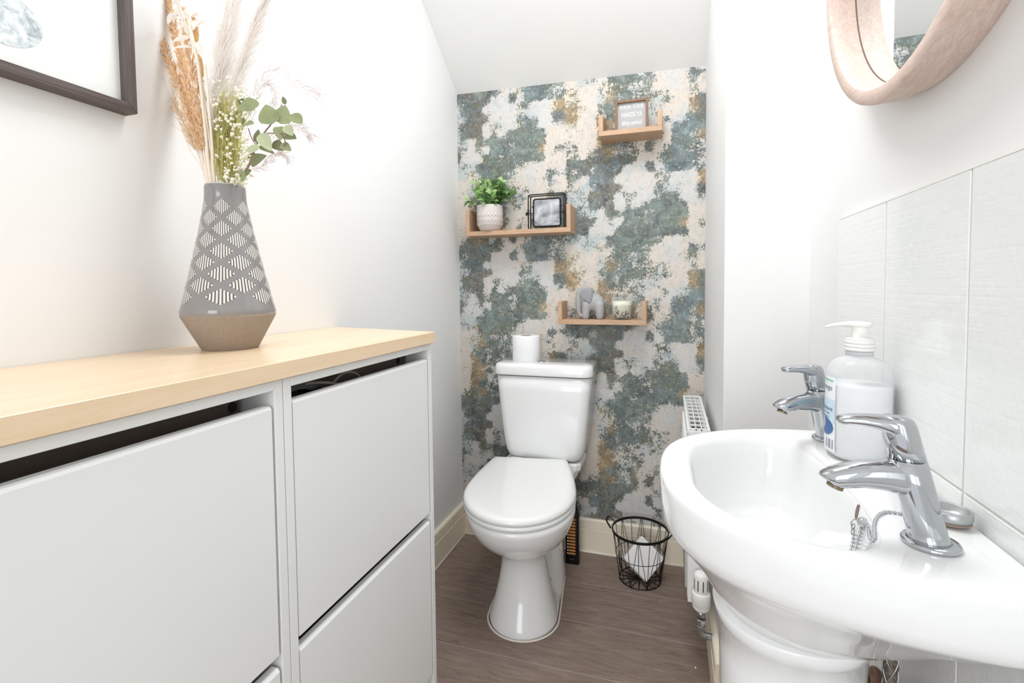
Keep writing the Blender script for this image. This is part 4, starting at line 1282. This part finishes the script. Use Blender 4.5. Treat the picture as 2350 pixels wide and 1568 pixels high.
for a0 in (math.radians(172), math.radians(-8)):
    c = Vector((math.cos(a0), math.sin(a0), 0))
    s_ = Vector((-math.sin(a0), math.cos(a0), 0))
    o_ = Vector((CX, CY, HB)) + c * (RT + 0.001)
    P = [o_ - s_ * 0.030 + Vector((0, 0, -0.002)), o_ - s_ * 0.022 + c * 0.018 + Vector((0, 0, 0.018)), o_ - s_ * 0.016 + c * 0.021 + Vector((0, 0, 0.021)), o_ + s_ * 0.016 + c * 0.021 + Vector((0, 0, 0.021)), o_ + s_ * 0.022 + c * 0.018 + Vector((0, 0, 0.018)), o_ + s_ * 0.030 + Vector((0, 0, -0.002))]
    MB().tube(P, 0.0042, 8, flat=0.35, up=(0, 0, 1)).build('handle', M_BLACK, ba)
pk = thing('paper_packet', 'white soft-cornered paper packet standing on its corner inside the wire basket', 'packet', (-0.085, 1.862, 0.0045))
pkm = MB()
Mr = Matrix.Rotation(math.radians(16), 3, 'Z') @ Matrix.Rotation(math.radians(-30), 3, 'X') @ Matrix.Rotation(math.radians(45), 3, 'Y')
h_ = (0.055, 0.020, 0.055)
vs = [Mr @ Vector((sx * h_[0], sy * h_[1], sz * h_[2])) for sx, sy, sz in ((-1, -1, -1), (1, -1, -1), (1, 1, -1), (-1, 1, -1), (-1, -1, 1), (1, -1, 1), (1, 1, 1), (-1, 1, 1))]
zmin = min(v.z for v in vs)
vs = [v + Vector((-0.088, 1.862, 0.0046 - zmin)) for v in vs]
pkm.add(vs, [(0, 3, 2, 1), (4, 5, 6, 7), (0, 1, 5, 4), (1, 2, 6, 5), (2, 3, 7, 6), (3, 0, 4, 7)])
pkm.build('packet_body', mat('white_paper', (240, 236, 234), 0.7, bump=0.3, bscale=60), pk, bevel=0.005, seg=3)

# ---------------------------------------------------------------- radiator
RX0, RX1, RY0, RY1, RZ0, RZ1 = 0.050, 0.112, 1.452, 1.900, 0.195, 0.699
ra = thing('radiator', 'white panel radiator on the wall beside the basin', 'radiator', (0.081, 1.676, RZ0))
def panel(xa, xb):
    mb = MB()
    R = []
    for z, ins in ((RZ0, 0.004), (RZ0 + 0.012, 0.0), (RZ1 - 0.022, 0.0), (RZ1 - 0.012, 0.003)):
        R.append([(xa + ins, RY0 + 0.012, z), (xb, RY0 + 0.012, z), (xb, RY1 - 0.012, z), (xa + ins, RY1 - 0.012, z)])
    return mb.rings(R, True, True, False)
fp = panel(RX0 + 0.003, RX0 + 0.014).build('front_panel', M_RAD, ra, bevel=0.003)
# pressed ribs on the front panel
yy = RY0 + 0.03
while yy < RY1 - 0.03:
    MB().tube([(RX0 + 0.003, yy, RZ0 + 0.03), (RX0 + 0.003, yy, RZ1 - 0.05)], 0.006, 8, flat=0.5, up=(0, 1, 0)).build('rib', M_RAD, fp)
    yy += 0.0335
panel(RX1 - 0.014, RX1 - 0.003).build('rear_panel', M_RAD, ra, bevel=0.003)
mb = MB()
yy = RY0 + 0.03
while yy < RY1 - 0.025:
    mb.box(RX0 + 0.016, RX1 - 0.016, yy, yy + 0.0012, RZ0 + 0.03, RZ1 - 0.10)
    yy += 0.0167
mb.build('convector_fins', mat('fin_grey', (120, 118, 118), 0.5), ra)  # grey fins put the shade below the grille into their colour
for ya, yb in ((RY0, RY0 + 0.0105), (RY1 - 0.0105, RY1)):
    MB().box(RX0 + 0.004, RX1 - 0.002, ya, yb, RZ0 + 0.004, RZ1 - 0.006).build('side_cover', M_RAD, ra, bevel=0.002)
gr = thing('top_grille', None, None, (0.081, 1.676, RZ1))
gr.parent = ra
gr.location = Vector((0.081, 1.676, RZ1)) - wloc(ra)
g0, g1 = RY0 + 0.001, RY1 + 0.001
MB().box(RX0, RX0 + 0.008, g0, g1, RZ1 - 0.014, RZ1).build('grille_edge', M_RAD, gr, bevel=0.0015)
MB().box(RX1 - 0.008, RX1, g0, g1, RZ1 - 0.014, RZ1).build('grille_edge', M_RAD, gr, bevel=0.0015)
for x in (RX0 + 0.0228, RX0 + 0.0377):
    MB().box(x, x + 0.0026, g0, g1, RZ1 - 0.005, RZ1).build('long_bar', M_RAD, gr)
yy = g0
while yy < g1 - 0.004:
    w = 0.010 if yy == g0 else 0.0046
    MB().box(RX0 + 0.008, RX1 - 0.008, yy, yy + w, RZ1 - 0.006, RZ1 - 0.0002).build('cross_bar', M_RAD, gr)
    yy += 0.0480
MB().box(RX0 + 0.008, RX1 - 0.008, g1 - 0.010, g1, RZ1 - 0.006, RZ1 - 0.0002).build('cross_bar', M_RAD, gr)
for ya in (RY0 + 0.08, RY1 - 0.08):
    MB().box(RX1 - 0.004, XBOX + 0.001, ya - 0.012, ya + 0.012, RZ0 + 0.04, RZ1 - 0.06).build('wall_bracket', M_RAD, ra)

tv = thing('radiator_valve', 'white thermostatic valve with slotted head on a chrome pipe below the radiator', 'valve', (0.088, 1.425, 0.0))
TVX, TVY = 0.0880, 1.4235
def vz(prof): return [(rr, 0.2025 + (z - 0.1555) * 0.80) for rr, z in prof]
MB().lathe(vz([(0.018, 0.1555), (0.0185, 0.158), (0.0225, 0.164), (0.0230, 0.172)]), TVX, TVY, 36, True, True).build('lower_collar', M_PLAST, tv)
MB().lathe(vz([(0.0232, 0.1725), (0.0245, 0.175), (0.0250, 0.205), (0.0240, 0.215), (0.0225, 0.219)]), TVX, TVY, 40, True, True).build('collar', M_PLAST, tv)
hd = MB().lathe(vz([(0.0192, 0.2195), (0.0198, 0.222), (0.0193, 0.275), (0.0170, 0.283), (0.012, 0.2865), (0.001, 0.2875)]), TVX, TVY, 40, True, True).build('head', M_PLAST, tv)
for k in range(9):
    a = 2 * math.pi * k / 9 - 1.35
    M = Matrix.Translation((TVX, TVY, 0)) @ Matrix.Rotation(a, 4, 'Z')
    z0, z1 = 0.262, 0.291
    v = [M @ Vector(p) for p in ((0.0185, -0.0013, z0), (0.01998, -0.0013, z0), (0.01998, 0.0013, z0), (0.0185, 0.0013, z0), (0.0185, -0.0013, z1), (0.01972, -0.0013, z1), (0.01972, 0.0013, z1), (0.0185, 0.0013, z1))]
    MB().add(v, [(0, 3, 2, 1), (4, 5, 6, 7), (0, 1, 5, 4), (1, 2, 6, 5), (2, 3, 7, 6), (3, 0, 4, 7)]).build('slot', mat('slot_dark', (46, 42, 38), 0.8), hd)
MB().lathe([(0.0115, 0.178), (0.0115, 0.2025)], TVX, TVY, 20, True, True).build('valve_neck', M_STEEL, tv)
MB().tube([(TVX, TVY + 0.020, 0.214), (TVX, TVY + 0.030, 0.214)], 0.0085, 12).build('valve_tail', M_STEEL, tv)
MB().lathe([(0.0135, 0.166), (0.0145, 0.168), (0.0145, 0.176), (0.0130, 0.178)], TVX, TVY, 8, True, True, False).build('nut', M_CHROME, tv)
MB().tube(curve_pts([(TVX, TVY, 0.168), (TVX, TVY, 0.145), (TVX + 0.002, TVY, 0.134), (TVX + 0.009, TVY, 0.129), (XBOX - 0.012, TVY, 0.128)], 16), 0.0092, 14).build('elbow', M_CHROME, tv)
MB().lathe([(0.0118, 0.146), (0.0126, 0.148), (0.0126, 0.155), (0.0118, 0.157)], TVX, TVY, 6, True, True, False).build('compression_nut', M_CHROME, tv)

# ---------------------------------------------------------------- basin
BCX, BCY, BZ = 0.118, 0.735, 0.845
ba_ = thing('wash_basin', 'white ceramic pedestal wash basin with two chrome taps on the right wall', 'basin', (0.17, BCY, 0.62))
NT = 96
def outline(th, grow=0.0, A=0.321, Bn=0.243, n=2.45, xw=0.309):
    """distance from the bowl's centre to the D-shaped outer edge in direction th"""
    c, s_ = math.cos(th), math.sin(th)
    lo, hi = 0.0, 0.6
    for _ in range(40):
        m_ = (lo + hi) / 2
        x, yy = BCX + m_ * c, m_ * s_
        inside = (x < xw) and ((max(0.0, (xw - x)) / (A + grow)) ** n + (abs(yy) / (Bn + grow)) ** n < 1)
        if inside: lo = m_
        else: hi = m_
    return lo
TH = [2 * math.pi * k / NT for k in range(NT)]
OUT = [outline(t_) for t_ in TH]
def inner(t_, ax, ay, n=2.9):
    if n == 2.9: n = 2.9 if math.cos(t_) > 0 else 2.3
    c, s_ = abs(math.cos(t_)), abs(math.sin(t_))
    return 1.0 / ((c / ax) ** n + (s_ / ay) ** n) ** (1 / n)
def ring_out(sc, z, cx_=BCX, dx=0.0):
    out = []
    for t_, o_ in zip(TH, OUT):
        x = BCX + o_ * sc * math.cos(t_) + dx
        yy = BCY + o_ * sc * math.sin(t_)
        out.append((min(x, 0.3092), yy, z))
    return out
def ring_in(ax, ay, z, dx=0.0):
    return [(BCX + dx + inner(t_, ax, ay) * math.cos(t_), BCY + inner(t_, ax, ay) * math.sin(t_), z) for t_ in TH]
def ring_mix(a, b_, w, z):
    return [(p[0] * (1 - w) + q[0] * w, p[1] * (1 - w) + q[1] * w, z) for p, q in zip(a, b_)]
foot = [(0.165 + 0.085 * math.cos(t_), BCY + 0.085 * math.sin(t_), 0) for t_ in TH]
o1 = ring_out(1.0, 0)
R = []
for w, z, sc in ((0.97, 0.664, 1), (0.86, 0.672, 1), (0.70, 0.695, 1), (0.52, 0.724, 1), (0.36, 0.744, 1), (0.22, 0.762, 1), (0.11, 0.774, 1), (0.04, 0.784, 1), (0.01, 0.796, 0.995), (0.0, 0.812, 0.998), (0.0, 0.828, 1.0), (0.0, 0.8375, 0.997), (0.0, 0.8425, 0.990), (0.0, 0.8447, 0.978), (0.0, 0.8450, 0.965)):
    R.append(ring_mix(ring_out(sc, z), foot, w, z))
IA, IB = 0.103, 0.232
RIN = []
for t_, o_ in zip(TH, OUT):
    a_, b_ = inner(t_, IA, IB), max(0.02, o_ - 0.022 - 0.012 * max(0.0, -math.cos(t_)))
    RIN.append((a_ ** -9.0 + b_ ** -9.0) ** (-1 / 9.0))
def ring_lip(sc, z): return [(BCX + q * sc * math.cos(t_), BCY + q * sc * math.sin(t_), z) for t_, q in zip(TH, RIN)]
R += [ring_mix(ring_out(0.965, 0), ring_lip(1.0, 0), w, 0.8450) for w in (0.3, 0.6)]
R += [ring_lip(a, z) for a, z in ((1.02, 0.8449), (1.0, 0.8444), (0.985, 0.8436), (0.970, 0.8422), (0.955, 0.840), (0.940, 0.8368), (0.927, 0.8325), (0.914, 0.8265), (0.90, 0.818), (0.882, 0.805), (0.858, 0.789), (0.81, 0.767), (0.74, 0.743), (0.62, 0.728), (0.46, 0.717), (0.30, 0.7115), (0.12, 0.709))]
bas = MB().rings(R, True, True, True).build('bowl', M_CER, ba_)
MB().disc((BCX, BCY, 0.7088), (0, 0, 1), 0.022, 0.002, 28).build('waste', M_CHROME, ba_)
# points of the basin's own surface seen along a line of sight
from mathutils.bvhtree import BVHTree
_bm = bmesh.new(); _bm.from_mesh(bas.data)
_tree = BVHTree.FromBMesh(_bm); _bm.free()
_off = wloc(bas)
def on_basin(px, py, lift=0.0):
    dd = Vector(RM.T @ np.array([(px - PCX) / FPX, (py - PCY) / FPX, 1.0])).normalized()
    hit, nrm, _, _ = _tree.ray_cast(Vector(CAM) - _off, dd)
    if nrm.dot(dd) > 0: nrm = -nrm
    return hit + _off + nrm * lift, nrm
hp, hn = on_basin(1967, 1176)
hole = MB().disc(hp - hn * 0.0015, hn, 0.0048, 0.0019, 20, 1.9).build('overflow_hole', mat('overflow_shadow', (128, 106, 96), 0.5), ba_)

pe = thing('pedestal', 'white ceramic pedestal carrying the wash basin', 'pedestal', (0.165, BCY, 0))
def ped(z, ax, ay, xc=0.157):
    n = 2.15
    return [(xc + inner(t_, ax, ay, n) * math.cos(t_), BCY + inner(t_, ax, ay, n) * math.sin(t_), z) for t_ in TH[::2]]
MB().rings([ped(0.0, 0.098, 0.102), ped(0.01, 0.098, 0.102), ped(0.06, 0.090, 0.093), ped(0.20, 0.084, 0.084), ped(0.45, 0.084, 0.084), ped(0.60, 0.087, 0.087), ped(0.640, 0.089, 0.089), ped(0.642, 0.092, 0.092), ped(0.660, 0.096, 0.096), ped(0.6635, 0.095, 0.095)], True, True, True).build('column', M_CER, pe)

# ---------------------------------------------------------------- taps
def tap(x, y, label, rot=0.0):
    t = thing('basin_tap', label, 'tap', (x, y, BZ), 'chrome basin taps')
    lean = -0.030
    def P(px, py, pz):
        c, s_ = math.cos(rot), math.sin(rot)
        return Vector((x + px * c - py * s_, y + px * s_ + py * c, BZ + pz))
    def el(px, py, pz, rx, ry, n=32, tilt=0.0):
        return [P(px + rx * math.cos(2 * math.pi * k / n), py + ry * math.sin(2 * math.pi * k / n), pz + tilt * rx * math.cos(2 * math.pi * k / n)) for k in range(n)]
    MB().rings([el(0, 0, 0.0, 0.0235, 0.0235), el(0, 0, 0.0035, 0.0238, 0.0238), el(0, 0, 0.005, 0.0225, 0.0225), el(0, 0, 0.0055, 0.017, 0.017)], True, True, True).build('flange', M_CHROME, t)
    def bx(z): return lean * z / 0.12
    MB().rings([el(bx(0.004), 0, 0.004, 0.0190, 0.0175), el(bx(0.008), 0, 0.008, 0.0168, 0.0158), el(bx(0.014), 0, 0.014, 0.0166, 0.0158), el(bx(0.04), 0, 0.04, 0.0162, 0.0155), el(bx(0.06), 0, 0.06, 0.0164, 0.0156), el(bx(0.0825), 0, 0.0825, 0.0159, 0.0153)], True, True, True).build('body', M_CHROME, t)
    MB().rings([el(bx(0.0825), 0, 0.0825, 0.0138, 0.0134), el(bx(0.0838), 0, 0.0838, 0.0138, 0.0134)], True, True, True).build('seam', mat('dark_gap', (40, 38, 36), 0.8), t)
    # lever: cap and a flat handle reaching over the bowl
    MB().rings([el(bx(0.0838), 0, 0.0838, 0.0158, 0.0152), el(bx(0.10), 0, 0.10, 0.0156, 0.0150), el(bx(0.113), 0, 0.115, 0.0152, 0.0146, tilt=-0.04), el(bx(0.120), 0, 0.1218, 0.0140, 0.0136, tilt=-0.06), el(bx(0.1225), 0, 0.1243, 0.0110, 0.0110, tilt=-0.05), el(bx(0.1235), 0, 0.1248, 0.003, 0.003)], True, True, True).build('lever_cap', M_CHROME, t)
    R = []
    for u, hw, th, dz in ((-0.006, 0.0140, 0.022, -0.0050), (0.008, 0.0142, 0.0205, -0.0045), (0.018, 0.0134, 0.0165, -0.0020), (0.030, 0.0122, 0.0135, 0.0000), (0.046, 0.0108, 0.0115, 0.0010), (0.062, 0.0094, 0.0100, 0.0008), (0.072, 0.0084, 0.0088, 0.0000), (0.0765, 0.0070, 0.0068, -0.0004), (0.078, 0.0045, 0.0040, -0.0006)):
        u *= 0.66
        cx_, cz_ = bx(0.117) - u, 0.1182 + dz * 0.8
        sec = []
        for k in range(20):
            a = 2 * math.pi * k / 20
            ca, sa = math.cos(a), math.sin(a)
            sec.append(P(cx_, hw * math.copysign(abs(ca) ** 0.7, ca), cz_ + th / 2 * math.copysign(abs(sa) ** 0.8, sa)))
        R.append(sec)
    MB().rings(R, True, True, True).build('lever', M_CHROME, t)
    # spout
    R = []
    for u, hw, th, dz in ((0.0, 0.0140, 0.036, -0.002), (0.014, 0.0142, 0.033, 0.0000), (0.03, 0.0142, 0.0295, 0.0010), (0.05, 0.0140, 0.0262, 0.0002), (0.066, 0.0136, 0.0232, -0.0030), (0.078, 0.0128, 0.0190, -0.0060), (0.0845, 0.0108, 0.0128, -0.0075), (0.087, 0.0078, 0.0070, -0.0076)):
        u *= 0.86
        cx_, cz_ = bx(0.062) - u, 0.0640 + dz
        sec = []
        for k in range(24):
            a = 2 * math.pi * k / 24
            ca, sa = math.cos(a), math.sin(a)
            sec.append(P(cx_ + (0.006 * (u / 0.075) ** 3) * (-sa), hw * math.copysign(abs(ca) ** 0.8, ca), cz_ + th / 2 * math.copysign(abs(sa) ** 0.9, sa)))
        R.append(sec)
    sp = MB().rings(R, True, True, True).build('spout', M_CHROME, t)
    q = P(bx(0.062) - 0.0655, 0, 0.0505)
    MB().disc(q, P(-0.35, 0, -0.94) - P(0, 0, 0) , 0.0078, 0.0030, 18).build('aerator', mat('limescale_brass', (134, 120, 98), 0.4, 0.5, var=0.2, vscale=200), sp)
    return t
tap(0.2440, 0.5715, 'chrome lever tap at the near end of the basin, in front of the soap bottle')
tap(0.2500, 0.9180, 'chrome lever tap at the far end of the basin, beside the soap bottle', math.radians(24))

# plug on its bead chain
pl = thing('basin_plug', 'grey basin plug lying behind the near tap with its chrome bead chain', 'plug', (0.288, 0.634, BZ))
QX, QY = 0.2845, 0.6300
MB().lathe([(0.0150, BZ + 0.0052), (0.0185, BZ + 0.0055), (0.0200, BZ + 0.0085), (0.0198, BZ + 0.0150), (0.0186, BZ + 0.0160), (0.0172, BZ + 0.0150), (0.0168, BZ + 0.0085), (0.001, BZ + 0.0080)], QX, QY, 36, True, True).build('cup', mat('plug_grey', (176, 178, 178), 0.35, 0.5), pl)
MB().lathe([(0.0135, BZ + 0.0004), (0.0150, BZ + 0.0010), (0.0190, BZ + 0.0035), (0.0186, BZ + 0.0052)], QX, QY, 36, True, True).build('seal', mat('plug_rubber', (150, 132, 118), 0.7), pl)
bead = MB().ball((0, 0, 0), 0.0019, 10, 7).mesh('bead', M_CHROME)
def deck(px, py, lift=0.0019):
    return on_basin(px, py, lift)[0]
PA = [Vector((QX - 0.010, QY - 0.004, BZ + 0.010)), Vector((QX - 0.020, QY - 0.006, BZ + 0.006))]
PA += [deck(px, py) for px, py in ((2130, 1196), (2100, 1189), (2072, 1184), (2052, 1180), (2034, 1179), (2020, 1184), (2012, 1196), (2010, 1212), (2011, 1228), (2010, 1240), (2004, 1243), (2000, 1234), (1998, 1220))]
PA += [deck(1996, 1206, 0.004)]
an, an_n = on_basin(1985, 1202)
PA += [an + an_n * 0.004]
C_ = curve_pts(PA, 300)
ch = thing('chain', None, None, (0.25, 0.62, BZ)); ch.parent = pl; ch.location = Vector((0.25, 0.62, BZ)) - wloc(pl)
def string_beads(Q, step):
    MB().tube(Q[::4], 0.00045, 4).build('chain_link', M_CHROME, ch)
    acc, last = step, Q[0]
    for q in Q:
        acc += (q - last).length; last = q
        if acc >= step:
            place('bead', bead, Matrix.Translation(q), ch); acc = 0
string_beads(C_, 0.0044)
MB().ball(an + an_n * 0.002, 0.0058, 16, 10).build('anchor', M_CHROME, pl)
MB().tube(curve_pts([an + an_n * 0.004, deck(1978, 1195, 0.006), deck(1965, 1202, 0.005), deck(1963, 1210, 0.004)], 10), 0.0007, 6).build('hook', M_STEEL, pl)
for px, py in ((1966, 1212), (1965, 1222)):
    c = deck(px, py, 0.0035)
    ringp = [c + Vector((0.0010 * math.sin(2 * math.pi * j / 14), 0.0036 * math.cos(2 * math.pi * j / 14), 0.0036 * math.sin(2 * math.pi * j / 14))) for j in range(14)]
    MB().tube(ringp, 0.0007, 6, closed=True).build('split_ring', M_STEEL, pl)
for pix in ([(1964, 1229), (1963, 1238), (1962, 1247)], [(1981, 1216), (1977, 1232), (1973, 1246)]):
    Q = [deck(p[0], p[1], 0.0022) for p in pix]
    Q.append(Q[-1] + Vector((-0.006, 0.0, -0.034)))
    string_beads(curve_pts(Q, 120), 0.0044)

# ---------------------------------------------------------------- soap bottle
SX, SY = 0.2655, 0.8365
so = thing('soap_bottle', 'clear pump bottle half full of white soap on the basin between the taps', 'soap bottle', (SX, SY, BZ))
def sring(rr, z, n=56):
    return [(SX + inner(2 * math.pi * k / n, rr * 0.98, rr * 1.0, 2.3) * math.cos(2 * math.pi * k / n), SY + inner(2 * math.pi * k / n, rr * 0.98, rr * 1.0, 2.3) * math.sin(2 * math.pi * k / n), BZ + z) for k in range(n)]
BP = [(0.030, 0.0004), (0.034, 0.001), (0.0385, 0.006), (0.0405, 0.014), (0.0412, 0.025), (0.0412, 0.112), (0.0402, 0.124), (0.0370, 0.135), (0.0310, 0.1425), (0.0235, 0.147), (0.0175, 0.149), (0.0165, 0.151)]
MB().rings([sring(a, z) for a, z in BP], True, True, True).build('bottle', M_CLEAR, so)
MB().rings([sring(a - 0.0012, z + 0.0012) for a, z in BP[:5]] + [sring(0.0400, 0.108), sring(0.0395, 0.109)], True, True, True).build('soap', mat('white_soap', (246, 246, 247), 0.4, var=0, sss=0.1), so)
MB().lathe([(0.0165, BZ + 0.1505), (0.0170, BZ + 0.151), (0.0170, BZ + 0.156), (0.0162, BZ + 0.1575)], SX, SY, 32, True, True).build('neck', mat('frosted_plastic', (238, 238, 240), 0.25, trans=0.5, ior=1.2, var=0), so)
mb = MB()
for k in range(3):
    mb.lathe([(0.0182, BZ + 0.158 + k * 0.0052), (0.0190, BZ + 0.1588 + k * 0.0052), (0.0190, BZ + 0.1622 + k * 0.0052), (0.0182, BZ + 0.163 + k * 0.0052)], SX, SY, 36, True, True)
mb.build('cap', M_PLAST, so)
MB().lathe([(0.0182, BZ + 0.1735), (0.0178, BZ + 0.1755), (0.0100, BZ + 0.177), (0.0098, BZ + 0.190), (0.0105, BZ + 0.193)], SX, SY, 32, True, True).build('pump_stem', M_PLAST, so)
hx = Vector((-0.80, 0.60, 0)).normalized()
top = Vector((SX, SY, BZ + 0.195))
R = []
for u, w, th, dz in ((-0.014, 0.004, 0.004, 0.0), (-0.012, 0.0105, 0.0075, 0.0005), (0.0, 0.0130, 0.0100, 0.0008), (0.012, 0.0100, 0.0090, 0.0006), (0.022, 0.0066, 0.0074, 0.0), (0.034, 0.0050, 0.0062, -0.0020), (0.043, 0.0042, 0.0052, -0.0048), (0.0455, 0.003, 0.003, -0.0058)):
    sec = []
    for k in range(16):
        a = 2 * math.pi * k / 16
        sd = Vector((-hx.y, hx.x, 0))
        sec.append(top + hx * u + sd * w * math.cos(a) + Vector((0, 0, dz + th / 2 * math.sin(a))))
    R.append(sec)
MB().rings(R, True, True, True).build('pump_head', M_PLAST, so)
# label wrapped round the side that faces the basin front
def lab(u, z, off=0.0004):
    a = math.pi - 0.20 + u / 0.0412
    q = inner(a, 0.0412 * 0.98, 0.0412, 2.3) + off
    return Vector((SX + q * math.cos(a), SY + q * math.sin(a), BZ + z))
def patch(u0, u1, z0, z1, name, m, off, rnd=None):
    mb = MB()
    nu, nv = 14, 8
    vs = []
    for j in range(nv + 1):
        for i in range(nu + 1):
            u = u0 + (u1 - u0) * i / nu
            z = z0 + (z1 - z0) * j / nv
            if rnd:
                cu, cz = (u0 + u1) / 2, (z0 + z1) / 2
                a, b_ = (i / nu - .5) * 2, (j / nv - .5) * 2
                k_ = max(abs(a), abs(b_)) / max(1e-6, math.hypot(a, b_)) if (a or b_) else 1
                u = cu + (u1 - u0) / 2 * a * k_; z = cz + (z1 - z0) / 2 * b_ * k_
            vs.append(lab(u, z, off))
    mb.add(vs, [(j * (nu + 1) + i, j * (nu + 1) + i + 1, (j + 1) * (nu + 1) + i + 1, (j + 1) * (nu + 1) + i) for j in range(nv) for i in range(nu)], True)
    return mb.build(name, m, so, fix=False)
patch(-0.040, 0.032, 0.010, 0.120, 'label', mat('label_white', (242, 245, 248), 0.3, var=0), 0.0004)
patch(-0.040, 0.031, 0.052, 0.086, 'label_band', mat('label_pale_blue', (206, 228, 240), 0.3, var=0.02), 0.0007)
patch(-0.012, 0.029, 0.032, 0.058, 'label_emblem', mat('label_blue', (70, 106, 164), 0.3, var=0.05), 0.0010, True)
patch(-0.016, 0.010, 0.040, 0.060, 'label_emblem', mat('label_grey', (176, 184, 190), 0.3, var=0.08, vscale=80), 0.0012, True)
M_LBT = mat('label_dark_text', (84, 104, 128), 0.5)
M_LBG = mat('label_green', (112, 190, 160), 0.5)
for txt, size, zz, uu, m in (('mango', 0.0105, 0.1035, 0.012, M_LBT), ('moisture', 0.0095, 0.0725, 0.010, M_LBT), ('hand wash', 0.0052, 0.0655, 0.010, M_LBT), ('antibacterial', 0.0042, 0.0600, 0.010, M_LBT)):
    me = text_mesh(txt, size, 1.0)
    for v in me.vertices: v.co = lab(uu + v.co.x, zz + v.co.y, 0.0011)
    me.materials.clear(); me.materials.append(m)
    place('lettering', me, Matrix.Identity(4), so)
patch(-0.012, 0.028, 0.1135, 0.1150, 'label_line', M_LBG, 0.0009)
for k, w in enumerate((0.0018, 0.0008, 0.0026, 0.0010, 0.0016)):
    patch(0.010 + k * 0.0042, 0.010 + k * 0.0042 + w, 0.004 + 0.010, 0.028, 'label_line', mat('label_bar', (150, 154, 166), 0.5), 0.0009)

# ---------------------------------------------------------------- round mirror with a deep bent-wood frame
MYC, MZC = 0.744, 1.627
mi = thing('round_mirror', 'round wall mirror in a deep pale wooden hoop frame above the basin', 'mirror', (XR, MYC, MZC))
def mring(rr, x, n=96): return [(x, MYC + rr * math.cos(2 * math.pi * k / n), MZC + rr * math.sin(2 * math.pi * k / n)) for k in range(n)]
R = [mring(0.2800, 0.3178), mring(0.2860, 0.300), mring(0.2885, 0.2755), mring(0.2880, 0.2672), mring(0.2865, 0.2655), mring(0.2690, 0.2655), mring(0.2675, 0.2665), mring(0.2655, 0.285), mring(0.2640, 0.3040)]
MB().rings(R, False, False, True).build('hoop', M_MIRRORWOOD, mi)
MB().rings([mring(0.2650, 0.3030), mring(0.2650, 0.3060)], True, True, False).build('mirror_glass', mat('mirror_silver', (236, 239, 240), 0.01, 1.0, var=0), mi)
MB().tube([Vector(p) for p in mring(0.2638, 0.3028)], 0.0009, 6, closed=True).build('seam', mat('seam_brown', (120, 98, 86), 0.8), mi)
MB().rings([mring(0.272, 0.3065), mring(0.272, 0.3175)], True, True, False).build('back_board', mat('back_board', (196, 176, 156), 0.7), mi)

# ---------------------------------------------------------------- pipes below the basin
ho = thing('braided_hose', 'grey braided water hose hanging from the basin to the floor pipe', 'hose', (0.27, 0.73, 0.2))
M_BRAID = mat('braid', (112, 102, 90), 0.5, 0.4, var=0.5, vscale=160)
HP = curve_pts([(0.262, 0.700, 0.70), (0.262, 0.700, 0.55), (0.268, 0.705, 0.38), (0.278, 0.712, 0.22)], 30)
MB().tube(HP, 0.0075, 10).build('sleeve', M_BRAID, ho)
mb = MB()
for s_ in (-1, 1):
    for ph in range(4):
        pts = []
        for i in range(0, 117):
            u = i / 116 * 28.9
            k = int(u)
            p = HP[k].lerp(HP[k + 1], u - k) if k < 29 else HP[29]
            a = s_ * u * 0.95 + ph * math.pi / 2
            pts.append(p + Vector((0.0078 * math.cos(a), 0.0078 * math.sin(a), 0)))
        mb.tube(pts, 0.0009, 4, caps=False)
mb.build('braid', M_STEEL, ho, fix=False)
MB().lathe([(0.0105, 0.20), (0.0105, 0.225)], 0.278, 0.712, 6, True, True, False).build('nut', M_CHROME, ho)
wp_ = thing('waste_pipe', 'dark supply pipe with an elbow under the basin, beside the pedestal', 'pipe', (0.29, 0.80, 0))
MB().tube(curve_pts([(0.278, 0.712, 0.0), (0.278, 0.712, 0.12), (0.278, 0.712, 0.20)], 8), 0.0076, 12).build('riser', mat('dull_copper', (120, 88, 66), 0.4, 0.7), wp_)
MB().tube(curve_pts([(0.30, 0.845, 0.0), (0.30, 0.845, 0.40), (0.29, 0.83, 0.52), (0.285, 0.80, 0.535), (0.27, 0.765, 0.535)], 20), 0.0085, 12).build('elbow_pipe', mat('dull_copper', (120, 88, 66), 0.4, 0.7), wp_)
MB().tube([(0.30, 0.845, 0.30), (0.30, 0.845, 0.335)], 0.012, 12).build('joint', mat('verdigris', (86, 100, 72), 0.6), wp_)

# a white crumb of plaster on the floor by the baseboard
tag(MB().ball((0.077, 1.462, 0.003), 0.003, 8, 6, (0.8, 1.2, 0.9)).build('plaster_crumb', M_PLAST), 'tiny white plaster crumb on the floor below the radiator valve', 'crumb')
